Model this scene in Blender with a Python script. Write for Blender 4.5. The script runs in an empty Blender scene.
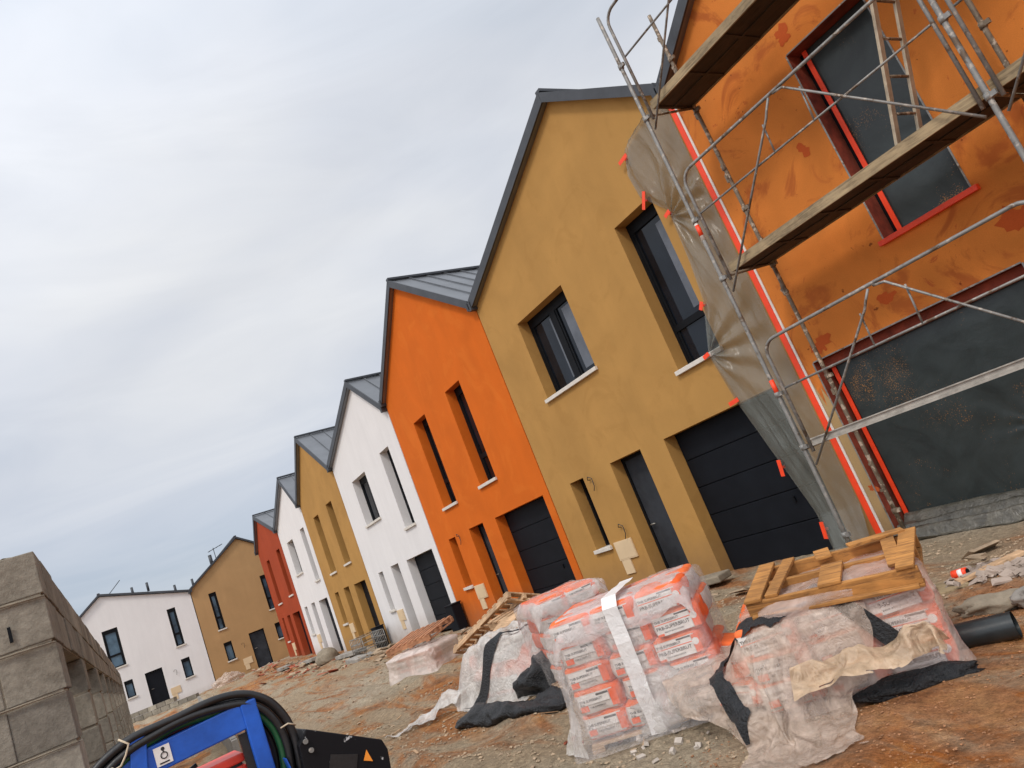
import bpy, bmesh, math, random
from mathutils import Vector, Matrix, noise
from mathutils.bvhtree import BVHTree
random.seed(7)
S = bpy.context.scene
COL = S.collection
R = math.radians

# ------------------------------------------------------------------ materials
def new_mat(name):
    m = bpy.data.materials.new(name); m.use_nodes = True
    nt = m.node_tree; b = nt.nodes['Principled BSDF']
    return m, nt, b
def nd(nt, t, **k):
    n = nt.nodes.new(t)
    for a, v in k.items():
        if a in n.inputs: n.inputs[a].default_value = v
        else: setattr(n, a, v)
    return n
def coords(nt, scale=(1,1,1), kind='Object', rot=(0,0,0)):
    tc = nt.nodes.new('ShaderNodeTexCoord'); mp = nt.nodes.new('ShaderNodeMapping')
    mp.inputs['Scale'].default_value = scale; mp.inputs['Rotation'].default_value = rot
    nt.links.new(tc.outputs[kind], mp.inputs['Vector'])
    return mp.outputs['Vector']
def noise_n(nt, vec, scale, detail=6, rough=.6, dist=0.):
    n = nt.nodes.new('ShaderNodeTexNoise'); n.inputs['Scale'].default_value = scale
    n.inputs['Detail'].default_value = detail; n.inputs['Roughness'].default_value = rough
    n.inputs['Distortion'].default_value = dist
    nt.links.new(vec, n.inputs['Vector']); return n.outputs['Fac']
def ramp(nt, fac, stops):
    r = nt.nodes.new('ShaderNodeValToRGB'); e = r.color_ramp.elements
    e[0].position = stops[0][0]; e[0].color = (*stops[0][1], 1)
    e[1].position = stops[-1][0]; e[1].color = (*stops[-1][1], 1)
    for p, c in stops[1:-1]:
        x = e.new(p); x.color = (*c, 1)
    nt.links.new(fac, r.inputs['Fac']); return r.outputs['Color']
def mix(nt, fac, a, b, mode='MIX'):
    m = nt.nodes.new('ShaderNodeMix'); m.data_type = 'RGBA'; m.blend_type = mode
    for s, v in ((m.inputs[0], fac), (m.inputs[6], a), (m.inputs[7], b)):
        if isinstance(v, (int, float)): s.default_value = v
        elif isinstance(v, tuple): s.default_value = (*v, 1)
        else: nt.links.new(v, s)
    return m.outputs[2]
def bump(nt, b, h, strength=.4, dist=.02):
    n = nt.nodes.new('ShaderNodeBump'); n.inputs['Strength'].default_value = strength
    n.inputs['Distance'].default_value = dist
    nt.links.new(h, n.inputs['Height']); nt.links.new(n.outputs['Normal'], b.inputs['Normal'])
def W3(v): return (v, v, v)

def simple(name, c, rough=.6, metal=0., var=.15, sc=6., bmp=.15, bd=.01):
    m, nt, b = new_mat(name)
    v = coords(nt)
    f = noise_n(nt, v, sc, 8, .65)
    lo = tuple(x*(1-var) for x in c); hi = tuple(min(1, x*(1+var)) for x in c)
    nt.links.new(ramp(nt, f, [(.3, lo), (.7, hi)]), b.inputs['Base Color'])
    b.inputs['Roughness'].default_value = rough; b.inputs['Metallic'].default_value = metal
    if bmp: bump(nt, b, noise_n(nt, v, sc*8, 4), bmp, bd)
    return m

def stucco(name, c, blot=None, blot_amt=.3, var=.12, scratch=None):
    m, nt, b = new_mat(name)
    v = coords(nt)
    f = noise_n(nt, v, .9, 5, .55, .6)
    lo = tuple(x*(1-var) for x in c); hi = tuple(min(1, x*(1+var)) for x in c)
    col = ramp(nt, f, [(.32, lo), (.68, hi)])
    f3 = noise_n(nt, coords(nt, (2.2, 2.2, .35)), 1.6, 6, .6, .3)      # weather runs down the render
    col = mix(nt, 1., col, ramp(nt, f3, [(.35, W3(.965)), (.7, W3(1.02))]), 'MULTIPLY')
    fine = noise_n(nt, v, 90, 3, .7)
    col = mix(nt, 1., col, ramp(nt, fine, [(.3, W3(.9)), (.7, W3(1.06))]), 'MULTIPLY')
    if blot:
        f2 = noise_n(nt, v, 1.15, 7, .62, 1.6)
        k = ramp(nt, f2, [(.54, W3(0)), (.62, W3(blot_amt)), (.8, W3(blot_amt*1.2))])
        col = mix(nt, k, col, blot)
    if scratch:
        f4 = noise_n(nt, coords(nt, (1, 1, 1)), 2.6, 9, .75, 2.5)
        k = ramp(nt, f4, [(.62, W3(0)), (.66, W3(.7)), (.7, W3(.15))])
        col = mix(nt, k, col, scratch)
        v5 = noise_n(nt, v, 11, 3, .5, 0)
        k = ramp(nt, v5, [(.70, W3(0)), (.73, W3(.75))])
        col = mix(nt, k, col, tuple(x*.35 for x in scratch))
    # splash dirt near the base of the wall
    tc = nt.nodes.new('ShaderNodeTexCoord'); sx = nt.nodes.new('ShaderNodeSeparateXYZ')
    nt.links.new(tc.outputs['Object'], sx.inputs[0])
    mr = nt.nodes.new('ShaderNodeMapRange'); mr.inputs['From Min'].default_value = .05; mr.inputs['From Max'].default_value = .75
    mr.inputs['To Min'].default_value = 1; mr.inputs['To Max'].default_value = 0
    nt.links.new(sx.outputs['Z'], mr.inputs['Value'])
    mu = nt.nodes.new('ShaderNodeMath'); mu.operation = 'MULTIPLY'
    nt.links.new(mr.outputs[0], mu.inputs[0]); nt.links.new(noise_n(nt, v, 5, 8, .7), mu.inputs[1])
    col = mix(nt, mu.outputs[0], col, (.22, .13, .07))
    nt.links.new(col, b.inputs['Base Color'])
    b.inputs['Roughness'].default_value = .9
    b.inputs['Specular IOR Level'].default_value = .2
    bump(nt, b, noise_n(nt, v, 140, 4, .7), .35, .006)
    return m

M = {}
M['ochre'] = stucco('ochre_render', (.425, .233, .070), (.34, .178, .05), .3, .08)
M['orange'] = stucco('orange_render', (.61, .130, .011), (.66, .17, .02), .3, .06)
M['orange_raw'] = stucco('fresh_orange_render', (.60, .19, .036), (.36, .085, .02), .7, .18, (.34, .05, .018))
M['white'] = stucco('white_render', (.74, .72, .71), None, 0, .02)
M['red'] = stucco('red_render', (.34, .055, .018), None, 0, .08)
M['ochre_far'] = stucco('brown_ochre_render', (.42, .255, .118), None, 0, .06)
M['sill'] = simple('cast_sill', (.62, .58, .52), .8, 0, .1, 9)
M['zinc'] = simple('zinc_sheet', (.21, .22, .235), .42, .75, .14, 1.4, .03)
M['verge'] = simple('dark_zinc_trim', (.052, .056, .064), .5, .3, .2, 3, .05)
M['frame'] = simple('anthracite_frame', (.007, .008, .010), .5, 0, .2, 5, .02)
M['door'] = simple('anthracite_panel', (.008, .0095, .013), .55, .0, .22, 2.2, .03)
M['doorleaf'] = simple('dusty_door_panel', (.034, .038, .045), .5, .0, .4, 2.0, .03)
M['cream'] = simple('cream_meter_box', (.66, .50, .31), .6, 0, .07, 3)
M['galv'] = simple('galvanised_tube', (.34, .35, .355), .42, .85, .3, 9, .15, .003)
M['rusty'] = simple('plaster_splashed_tube', (.34, .25, .18), .8, .15, .5, 14, .4, .004)
def m_tube(name, c, rust, pl, metal):
    m, nt, b = new_mat(name); v = coords(nt)
    f = noise_n(nt, v, 7, 6, .65); g = noise_n(nt, v, 17, 5, .6)
    col = ramp(nt, f, [(.35, c), (.55, tuple(x*.8 for x in c)), (.62, rust)])
    k = ramp(nt, g, [(.56, W3(0)), (.62, W3(.9))]); col = mix(nt, k, col, pl)
    nt.links.new(col, b.inputs['Base Color']); b.inputs['Roughness'].default_value = .55; b.inputs['Metallic'].default_value = metal
    bump(nt, b, g, .3, .003); return m
M['galv'] = m_tube('galvanised_tube', (.27, .265, .25), (.13, .09, .06), (.42, .38, .33), .35)
M['rusty'] = m_tube('plaster_splashed_tube', (.20, .15, .10), (.10, .06, .035), (.50, .40, .30), .05)
M['toerail'] = simple('dull_aluminium', (.42, .39, .34), .5, .3, .3, 9)
M['ladder'] = simple('dirty_ladder_aluminium', (.40, .33, .235), .6, .2, .3, 8)
M['wire'] = simple('thin_wire', (.03, .03, .03), .6)
M['redtape'] = simple('red_orange_tape', (.9, .06, .012), .5, 0, .12, 6)
M['whitetape'] = simple('white_strip', (.72, .66, .6), .6, 0, .12, 8)
M['reveal'] = simple('primed_red_brown_reveal', (.24, .045, .022), .85, 0, .5, 5)
M['blueframe'] = simple('blue_paint', (.012, .10, .50), .38, .0, .3, 5, .08)
M['redplastic'] = simple('red_plastic', (.85, .06, .03), .4, 0, .15, 4)
M['rubber'] = simple('black_rubber', (.014, .014, .015), .42, 0, .4, 12, .1)
M['rubber_green'] = simple('green_hose', (.01, .09, .03), .42, 0, .4, 12, .1)
M['string'] = simple('pale_string', (.6, .5, .36), .9)
M['blackfoil_shade'] = simple('black_foil_and_shade', (.010, .011, .013), .42, 0, .6, 7, .8, .03)  # foil, and the lump standing in for shade under the right heap
M['pipe'] = simple('black_pipe', (.017, .022, .024), .33, 0, .4, 6, .05)
M['mortar'] = simple('mortar', (.25, .21, .155), .95, 0, .25, 12, .5)
M['stone'] = simple('stone_grit', (.36, .27, .18), .95, 0, .45, 3.0, .4)
M['rubble'] = simple('rubble', (.36, .29, .24), .95, 0, .4, 3.5, .4)
M['undercoat'] = stucco('beige_undercoat', (.42, .28, .13), None, 0, .1)
M['primer'] = stucco('dark_orange_primer', (.47, .085, .018), None, 0, .15)
M['print'] = simple('black_print', (.02, .018, .018), .7, 0, .05, 4, 0)
M['printorange'] = simple('orange_print', (.86, .11, .015), .6, 0, .1, 4, 0)
M['printred'] = simple('red_print', (.75, .05, .02), .6, 0, .1, 4, 0)
M['paper'] = simple('white_paper', (.78, .74, .70), .7, 0, .07, 4, .1)
M['yellow'] = simple('orange_triangle', (.9, .30, .03), .5)
M['lightblue'] = simple('pale_blue_cap', (.25, .36, .68), .5)
M['gravelgrey'] = simple('grey_slab', (.30, .28, .25), .95, 0, .25, 5, .4)

def m_glass(name, c=(.02, .026, .035), rough=.06):
    m, nt, b = new_mat(name); v = coords(nt)
    f = noise_n(nt, v, 1.7, 3, .5)
    nt.links.new(ramp(nt, f, [(.35, tuple(x*.5 for x in c)), (.65, tuple(x*1.5 for x in c))]), b.inputs['Base Color'])
    b.inputs['Roughness'].default_value = rough; b.inputs['IOR'].default_value = 1.5
    b.inputs['Specular IOR Level'].default_value = .34
    return m
M['glass'] = m_glass('dark_window_glass', (.006, .008, .012), .05)
for _k in ('frame', 'door', 'doorleaf'): M[_k].node_tree.nodes['Principled BSDF'].inputs['Specular IOR Level'].default_value = .12
M['glass_far'] = m_glass('window_glass_reflecting', (.06, .10, .14), .08)
M['curtain'] = simple('dusty_protective_film', (.10, .11, .13), .25, 0, .25, 3, .02)

def m_wood(name, c, dark, rough=.8):
    m, nt, b = new_mat(name)
    v = coords(nt, (1.6, 14, 14)); f = noise_n(nt, v, 2.4, 8, .65, .8)
    col = ramp(nt, f, [(.28, dark), (.5, c), (.75, tuple(min(1, x*1.3) for x in c))])
    f2 = noise_n(nt, coords(nt), 3.2, 5, .6)
    col = mix(nt, 1., col, ramp(nt, f2, [(.35, W3(.62)), (.62, W3(1.08))]), 'MULTIPLY')
    nt.links.new(col, b.inputs['Base Color']); b.inputs['Roughness'].default_value = rough
    bump(nt, b, f, .4, .008); return m
M['wood'] = m_wood('weathered_pallet_wood', (.44, .20, .052), (.11, .045, .016))
M['wood_red'] = m_wood('reddish_pallet_wood', (.50, .24, .125), (.20, .08, .045))
M['wood_pale'] = m_wood('pale_pallet_wood', (.58, .38, .22), (.28, .15, .08))
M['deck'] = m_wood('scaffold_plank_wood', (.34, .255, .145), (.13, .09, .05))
M['deck_dark'] = m_wood('dark_brown_deck_underside', (.045, .03, .019), (.018, .012, .007))  # near-black brown wood for the deck boards and their ribs

def m_film(name, c, alpha, rough=.3, bs=.5, var=.25, spots=None, sc=5.0, avar=.1):
    """polythene: partly clear, partly milky, creased"""
    m, nt, b = new_mat(name); v = coords(nt)
    f = noise_n(nt, v, sc, 7, .6, 1.2)
    col = ramp(nt, f, [(.3, tuple(x*(1-var) for x in c)), (.7, tuple(min(1, x*(1+var)) for x in c))])
    if spots:
        f2 = noise_n(nt, v, 75, 3, .6); f3 = noise_n(nt, v, 1.1, 4, .6, .5)
        mu = nt.nodes.new('ShaderNodeMath'); mu.operation = 'MULTIPLY'
        nt.links.new(f2, mu.inputs[0]); nt.links.new(f3, mu.inputs[1])
        col = mix(nt, ramp(nt, mu.outputs[0], [(.362, W3(0)), (.378, W3(.7))]), col, spots)
    nt.links.new(col, b.inputs['Base Color'])
    nt.links.new(ramp(nt, noise_n(nt, v, sc*.8, 6, .65, 1.), [(.3, W3(max(0, alpha-avar))), (.7, W3(min(1, alpha+avar)))]), b.inputs['Alpha'])
    b.inputs['Roughness'].default_value = rough
    b.inputs['Specular IOR Level'].default_value = .7
    h = noise_n(nt, v, sc*2.2, 6, .6, 2.2)
    bump(nt, b, h, bs, .03); return m
M['film_beige'] = m_film('dusty_masking_film', (.21, .215, .185), .47, .24, .2, .12, None, 2.0, .05)
M['film_dark'] = m_film('dark_masking_film', (.030, .038, .038), .985, .33, .10, .3, (.38, .18, .05), 2.0, .01)
M['film_dark'].node_tree.nodes['Principled BSDF'].inputs['Specular IOR Level'].default_value = .4
M['film_dark2'] = m_film('grey_masking_film_folds', (.085, .078, .06), .97, .32, .6, .5, None, 6, .02)
M['film_white'] = m_film('milky_wrap_film', (.80, .74, .72), .27, .14, .9, .12, None, 3.2, .20)
M['film_white_thick'] = m_film('milky_wrap_film_layers', (.80, .74, .72), .62, .28, .6, .12, None, 5.0, .2)
M['film_pink'] = m_film('crumpled_pinkish_film', (.66, .52, .42), .50, .13, .8, .22, None, 5.5, .28)
M['film_clear'] = m_film('crumpled_clear_film', (.72, .69, .65), .62, .25, .8, .25, None, 5.0, .2)
M['film_tan'] = m_film('dusty_tan_film', (.50, .35, .22), .85, .3, .7, .3, None, 5.0, .07)

def m_bag():
    m, nt, b = new_mat('printed_paper_bag')
    tc = nt.nodes.new('ShaderNodeTexCoord'); sx = nt.nodes.new('ShaderNodeSeparateXYZ')
    nt.links.new(tc.outputs['Object'], sx.inputs[0])
    def band(axis, lo, hi):
        g = nt.nodes.new('ShaderNodeMath'); g.operation = 'GREATER_THAN'; g.inputs[1].default_value = lo
        l = nt.nodes.new('ShaderNodeMath'); l.operation = 'LESS_THAN'; l.inputs[1].default_value = hi
        mu = nt.nodes.new('ShaderNodeMath'); mu.operation = 'MULTIPLY'
        nt.links.new(sx.outputs[axis], g.inputs[0]); nt.links.new(sx.outputs[axis], l.inputs[0])
        nt.links.new(g.outputs[0], mu.inputs[0]); nt.links.new(l.outputs[0], mu.inputs[1]); return mu.outputs[0]
    col = (.70, .63, .57)
    col = mix(nt, band('Z', .066, .2), col, (.86, .16, .035))
    col = mix(nt, band('X', .135, .30), col, (.86, .12, .018))
    col = mix(nt, band('Z', -.2, -.075), col, (.82, .17, .05))
    f = noise_n(nt, coords(nt), 9, 6)
    col = mix(nt, 1., col, ramp(nt, f, [(.3, W3(.74)), (.7, W3(1.05))]), 'MULTIPLY')
    nt.links.new(col, b.inputs['Base Color']); b.inputs['Roughness'].default_value = .75
    bump(nt, b, noise_n(nt, coords(nt), 14, 5), .4, .012); return m
M['bag'] = m_bag()

def m_block():
    m, nt, b = new_mat('raw_concrete_block'); v = coords(nt)
    f = noise_n(nt, v, 1.6, 8, .7); g = noise_n(nt, v, 26, 5, .75)
    col = ramp(nt, f, [(.3, (.175, .155, .125)), (.5, (.265, .240, .20)), (.72, (.39, .36, .305))])
    col = mix(nt, 1., col, ramp(nt, g, [(.3, W3(.68)), (.65, W3(1.08))]), 'MULTIPLY')
    oi = nt.nodes.new('ShaderNodeObjectInfo')
    ge = nt.nodes.new('ShaderNodeNewGeometry')
    col = mix(nt, 1., col, ramp(nt, ge.outputs['Random Per Island'], [(0, (.74, .73, .72)), (1, (1.22, 1.2, 1.15))]), 'MULTIPLY')
    nt.links.new(col, b.inputs['Base Color']); b.inputs['Roughness'].default_value = .97
    b.inputs['Specular IOR Level'].default_value = .1
    bump(nt, b, g, .8, .008); return m
M['block'] = m_block()

def m_ground():
    m, nt, b = new_mat('site_ground')
    v = coords(nt)
    big = noise_n(nt, v, .16, 6, .6, .8)
    col = ramp(nt, big, [(.30, (.44, .315, .19)), (.5, (.50, .395, .27)), (.7, (.57, .49, .37))])
    mid = noise_n(nt, coords(nt, (.55, 1.6, 1)), .55, 7, .62, 1.2)
    clay = ramp(nt, mid, [(.49, W3(0)), (.58, W3(.7)), (.70, W3(.92))])
    tc = nt.nodes.new('ShaderNodeTexCoord'); sx = nt.nodes.new('ShaderNodeSeparateXYZ')
    nt.links.new(tc.outputs['Object'], sx.inputs[0])
    mr = nt.nodes.new('ShaderNodeMapRange'); mr.inputs['From Min'].default_value = -3.9; mr.inputs['From Max'].default_value = -2.5
    mr.inputs['To Min'].default_value = 0; mr.inputs['To Max'].default_value = 1
    nt.links.new(sx.outputs['X'], mr.inputs['Value'])
    ad = nt.nodes.new('ShaderNodeMath'); ad.operation = 'MULTIPLY'
    nt.links.new(mr.outputs[0], ad.inputs[0])
    nt.links.new(ramp(nt, noise_n(nt, coords(nt, (.8, 1.5, 1)), 1.3, 7, .65, .8), [(.33, W3(.15)), (.55, W3(1))]), ad.inputs[1])
    mx = nt.nodes.new('ShaderNodeMath'); mx.operation = 'MAXIMUM'
    nt.links.new(clay, mx.inputs[0]); nt.links.new(ad.outputs[0], mx.inputs[1])
    claycol = ramp(nt, noise_n(nt, v, 1.9, 6, .65, .6), [(.3, (.15, .048, .014)), (.48, (.46, .150, .034)), (.72, (.72, .33, .10))])
    col = mix(nt, mx.outputs[0], col, claycol)
    pile = noise_n(nt, v, .75, 5, .6, .4)
    col = mix(nt, ramp(nt, pile, [(.56, W3(0)), (.66, W3(.8))]), col, (.47, .40, .29))
    g1 = noise_n(nt, v, 16, 8, .75); g2 = noise_n(nt, v, 60, 4, .7)
    col = mix(nt, 1., col, ramp(nt, g1, [(.32, W3(.45)), (.66, W3(1.12))]), 'MULTIPLY')
    col = mix(nt, 1., col, ramp(nt, g2, [(.3, W3(.72)), (.7, W3(1.12))]), 'MULTIPLY')
    nt.links.new(col, b.inputs['Base Color']); b.inputs['Roughness'].default_value = .97
    b.inputs['Specular IOR Level'].default_value = .15
    ad2 = nt.nodes.new('ShaderNodeMath'); ad2.operation = 'ADD'
    nt.links.new(g1, ad2.inputs[0]); nt.links.new(g2, ad2.inputs[1])
    bump(nt, b, ad2.outputs[0], .9, .035); return m
M['ground'] = m_ground()

def m_speck():
    m, nt, b = new_mat('paint_speckled_black_metal'); v = coords(nt)
    vo = nt.nodes.new('ShaderNodeTexNoise'); vo.inputs['Scale'].default_value = 38; vo.inputs['Detail'].default_value = 3
    nt.links.new(v, vo.inputs['Vector'])
    nt.links.new(ramp(nt, vo.outputs['Fac'], [(.655, (.009, .009, .011)), (.70, (.5, .5, .5))]), b.inputs['Base Color'])
    b.inputs['Roughness'].default_value = .45; return m
M['speck'] = m_speck(); M['speck'].node_tree.nodes['Principled BSDF'].inputs['Specular IOR Level'].default_value = .15

# ------------------------------------------------------------------ mesh helpers
class MB:
    def __init__(s): s.bm = bmesh.new(); s.mi = 0
    def box(s, c, d, rot=None, mi=None):
        """box at centre c with size d, optional 3x3 rotation"""
        r = bmesh.ops.create_cube(s.bm, size=1)
        mt = Matrix.Translation(c) @ (rot.to_4x4() if rot is not None else Matrix.Identity(4)) @ Matrix.Diagonal((*d, 1))
        bmesh.ops.transform(s.bm, matrix=mt, verts=r['verts'])
        if mi is not None:
            for f in {f for v in r['verts'] for f in v.link_faces}: f.material_index = mi
        return r['verts']
    def span(s, a, b, mi=None):
        return s.box([(a[i]+b[i])/2 for i in range(3)], [abs(b[i]-a[i]) for i in range(3)], None, mi)
    def beam(s, a, b, w, h, up=(0, 0, 1), mi=None):
        a = Vector(a); b = Vector(b); x = (b-a).normalized(); y = Vector(up).cross(x)
        if y.length < 1e-4: y = Vector((0, 1, 0)).cross(x)
        y.normalize(); z = x.cross(y)
        rot = Matrix((x, y, z)).transposed()
        return s.box((a+b)/2, ((b-a).length, w, h), rot, mi)
    def tube(s, pts, r, n=10, cap=True, closed=False, rad=None, mi=None):
        P = [Vector(p) for p in pts]; rings = []; prev = None
        for i, p in enumerate(P):
            if i == 0: t = P[1]-P[0]
            elif i == len(P)-1: t = P[-1]-P[-2]
            else: t = (P[i+1]-P[i]).normalized()+(P[i]-P[i-1]).normalized()
            t.normalize()
            if prev is None:
                u = t.cross(Vector((0, 0, 1)));
                if u.length < .1: u = t.cross(Vector((0, 1, 0)))
            else: u = prev - t*prev.dot(t)
            u.normalize(); prev = u; w = t.cross(u)
            rr = rad[i] if rad else r
            rings.append([s.bm.verts.new(p+(u*math.cos(2*math.pi*k/n)+w*math.sin(2*math.pi*k/n))*rr) for k in range(n)])
        for a, b in zip(rings, rings[1:]):
            for k in range(n):
                f = s.bm.faces.new((a[k], a[(k+1) % n], b[(k+1) % n], b[k])); f.smooth = True
                if mi is not None: f.material_index = mi
        if cap:
            s.bm.faces.new(rings[0][::-1]); s.bm.faces.new(rings[-1])
    def poly(s, pts, mi=None):
        f = s.bm.faces.new([s.bm.verts.new(p) for p in pts])
        if mi is not None: f.material_index = mi
        return f
    def prism(s, prof, y0, y1, mi=None):
        """profile in XZ swept along Y"""
        a = [s.bm.verts.new((x, y0, z)) for x, z in prof]; b = [s.bm.verts.new((x, y1, z)) for x, z in prof]
        fs = [s.bm.faces.new(a), s.bm.faces.new(b[::-1])]
        n = len(prof)
        for k in range(n): fs.append(s.bm.faces.new((a[k], b[k], b[(k+1) % n], a[(k+1) % n])))
        if mi is not None:
            for f in fs: f.material_index = mi
    def build(s, name, mat, parent=None, smooth=False, bevel=0, fix=True):
        if fix: bmesh.ops.recalc_face_normals(s.bm, faces=s.bm.faces)
        me = bpy.data.meshes.new(name); s.bm.to_mesh(me); s.bm.free()
        for m in (mat if isinstance(mat, (list, tuple)) else [mat]): me.materials.append(m)
        if smooth:
            for p in me.polygons: p.use_smooth = True
        o = bpy.data.objects.new(name, me); COL.objects.link(o)
        if parent is not None: o.parent = parent
        if bevel:
            md = o.modifiers.new('bevel', 'BEVEL'); md.width = bevel; md.segments = 2; md.limit_method = 'ANGLE'
        return o
def tag(o, label, cat, group=None, kind=None):
    if label: o['label'] = label
    if cat: o['category'] = cat
    if group: o['group'] = group
    if kind: o['kind'] = kind
    return o
def thing(name, loc, label, cat, group=None, rz=0):
    o = bpy.data.objects.new(name, None); COL.objects.link(o); o.empty_display_size = .2
    o.location = loc; o.rotation_euler = (0, 0, rz); return tag(o, label, cat, group)
def struct(o): o['kind'] = 'structure'; return o
def nz(x, y, z=0., s=1.): return noise.noise(Vector((x*s, y*s, z*s)))
def sstep(a, b, x):
    t = max(0, min(1, (x-a)/(b-a))); return t*t*(3-2*t)

# ------------------------------------------------------------------ camera (solved from the picture's vanishing points)
cd = bpy.data.cameras.new('camera'); cam = bpy.data.objects.new('camera', cd); COL.objects.link(cam)
RC = [[0.4638459333204894, 0.8070913032182603, -0.3653088808275737], [-0.3620104047758974, -0.203677494574531, -0.9096504521176433], [-0.8085761664654946, 0.5541832787745334, 0.1977004718018467]]
rx, ry, rz_ = [Vector(v) for v in RC]
mw = Matrix((rx, -ry, -rz_)).transposed().to_4x4(); mw.translation = (0, -8, 1.6)
cam.matrix_world = mw; cd.sensor_width = 36; cd.lens = 729.426/1024*36; cd.clip_end = 3000; cd.clip_start = .05
S.camera = cam

# ------------------------------------------------------------------ sky and light
SUN_EL, SUN_AZ = 48, 150      # azimuth measured clockwise from +Y: behind and to the right of the camera
w = bpy.data.worlds.new('World'); S.world = w; w.use_nodes = True; nt = w.node_tree
bg = nt.nodes['Background']; sky = nt.nodes.new('ShaderNodeTexSky'); sky.sky_type = 'NISHITA'; sky.sun_disc = False
sky.sun_elevation = R(SUN_EL); sky.sun_rotation = R(SUN_AZ); sky.air_density = 1.2; sky.dust_density = 2.5
tc = nt.nodes.new('ShaderNodeTexCoord')
mp = nt.nodes.new('ShaderNodeMapping'); mp.inputs['Scale'].default_value = (1.1, 1.6, 3.4); mp.inputs['Rotation'].default_value = (.25, .2, .3)
nt.links.new(tc.outputs['Generated'], mp.inputs[0])
c1 = noise_n(nt, mp.outputs[0], 1.1, 4, .45, .4)
mp2 = nt.nodes.new('ShaderNodeMapping'); mp2.inputs['Scale'].default_value = (.9, 1.4, 6.0); mp2.inputs['Rotation'].default_value = (.32, .25, .1)
nt.links.new(tc.outputs['Generated'], mp2.inputs[0])
c2 = noise_n(nt, mp2.outputs[0], 1.9, 8, .55, .8)
cloud = ramp(nt, c1, [(.28, (6.5, 7.1, 8.0)), (.50, (7.9, 8.2, 8.8)), (.70, (9.2, 9.3, 9.45))])
cloud = mix(nt, 1., cloud, ramp(nt, c2, [(.33, W3(.975)), (.62, W3(1.01))]), 'MULTIPLY')
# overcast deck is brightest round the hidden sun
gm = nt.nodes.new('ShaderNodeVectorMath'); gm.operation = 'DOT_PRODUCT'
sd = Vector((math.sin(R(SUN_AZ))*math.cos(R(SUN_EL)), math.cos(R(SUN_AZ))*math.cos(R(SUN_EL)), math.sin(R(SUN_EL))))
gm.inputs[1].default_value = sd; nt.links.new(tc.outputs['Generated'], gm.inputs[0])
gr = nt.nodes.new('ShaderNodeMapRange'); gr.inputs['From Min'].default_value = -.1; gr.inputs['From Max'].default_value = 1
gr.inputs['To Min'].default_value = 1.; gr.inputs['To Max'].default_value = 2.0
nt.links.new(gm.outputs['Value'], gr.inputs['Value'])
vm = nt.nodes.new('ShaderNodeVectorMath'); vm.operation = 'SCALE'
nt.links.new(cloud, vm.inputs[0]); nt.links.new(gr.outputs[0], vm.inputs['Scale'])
# thin cover lets blue through towards the horizon on the far side
sz = nt.nodes.new('ShaderNodeSeparateXYZ'); nt.links.new(tc.outputs['Generated'], sz.inputs[0])
hr = nt.nodes.new('ShaderNodeMapRange'); hr.inputs['From Min'].default_value = .03; hr.inputs['From Max'].default_value = .36
hr.inputs['To Min'].default_value = .6; hr.inputs['To Max'].default_value = .1
nt.links.new(sz.outputs['Z'], hr.inputs['Value'])
thin = ramp(nt, c2, [(.30, W3(1.0)), (.68, W3(.4))])
mu = nt.nodes.new('ShaderNodeMath'); mu.operation = 'MULTIPLY'
nt.links.new(hr.outputs[0], mu.inputs[0]); nt.links.new(thin, mu.inputs[1])
blue = mix(nt, 1., sky.outputs[0], (.75, .95, 1.25), 'MULTIPLY')
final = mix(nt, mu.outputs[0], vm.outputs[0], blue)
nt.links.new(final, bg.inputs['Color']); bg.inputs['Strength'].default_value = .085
sl = bpy.data.lights.new('sun', 'SUN'); so = bpy.data.objects.new('sun', sl); COL.objects.link(so)
sl.energy = 1.5; sl.angle = R(11); sl.color = (1, .92, .82)
so.rotation_euler = sd.to_track_quat('Z', 'Y').to_euler()
S.view_settings.view_transform = 'Standard'; S.view_settings.look = 'None'; S.view_settings.gamma = 1
S.view_settings.exposure = .12

# ------------------------------------------------------------------ ground
def gz(x, y):
    h = .0
    h += .45*sstep(-24, -42, x)
    h += .05*nz(x, y, 0, .35)+.03*nz(x, y, 3, 1.1)
    d = math.hypot(x+4, y+5)
    if d < 30:
        h += .03*nz(x, y, 7, 2.3)+.016*nz(x, y, 9, 5.5)
        if d < 12: h += .009*nz(x, y, 11, 13)+.005*nz(x, y, 13, 30)
    if -45 < x < -2.2 and -7.5 < y < -1:
        for yr in (-5.75, -4.35, -3.2):
            q = (y-yr-.5*nz(x, 0, yr, .12)-.02*(x+10))/.16; h += (.045*math.exp(-(abs(q)-1.5)**2*2)-.045*math.exp(-q*q))*(.5+.8*max(0, nz(x, yr, 2, .4)+.3))*(1-sstep(-7.2, -5.2, x))
    # mounds of spoil along the house fronts and in the roadway
    for mx, my, mr, mh in MOUNDS:
        q = ((x-mx)**2+(y-my)**2)/(mr*mr)
        if q < 6: h += mh*math.exp(-q)*(1+.5*nz(x, y, 5, 2.2))
    return h
MOUNDS = [(-6.3, -5.2, .8, .06), (-16.5, -1.4, 1.4, .16), (-20.5, -1.6, 1.7, .18), (-25, -1.2, 2., .22), (-30, -1.4, 2.2, .2), (-13.2, -2.6, 1.2, .12),
          (-10.3, -1.3, 1.3, .12), (-3.2, -2.3, .5, .06), (-35.5, -1.6, 2.5, .25)]
def graded(lo, hi, c, n, k):
    a = math.asinh((lo-c)/k); b = math.asinh((hi-c)/k)
    return [c+k*math.sinh(a+(b-a)*i/n) for i in range(n+1)]
xs = graded(-1200, 900, -4.2, 520, 2.6); ys = graded(-900, 1200, -4.6, 400, 2.0)
verts = [(x, y, gz(x, y)) for y in ys for x in xs]
nx = len(xs)
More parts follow.
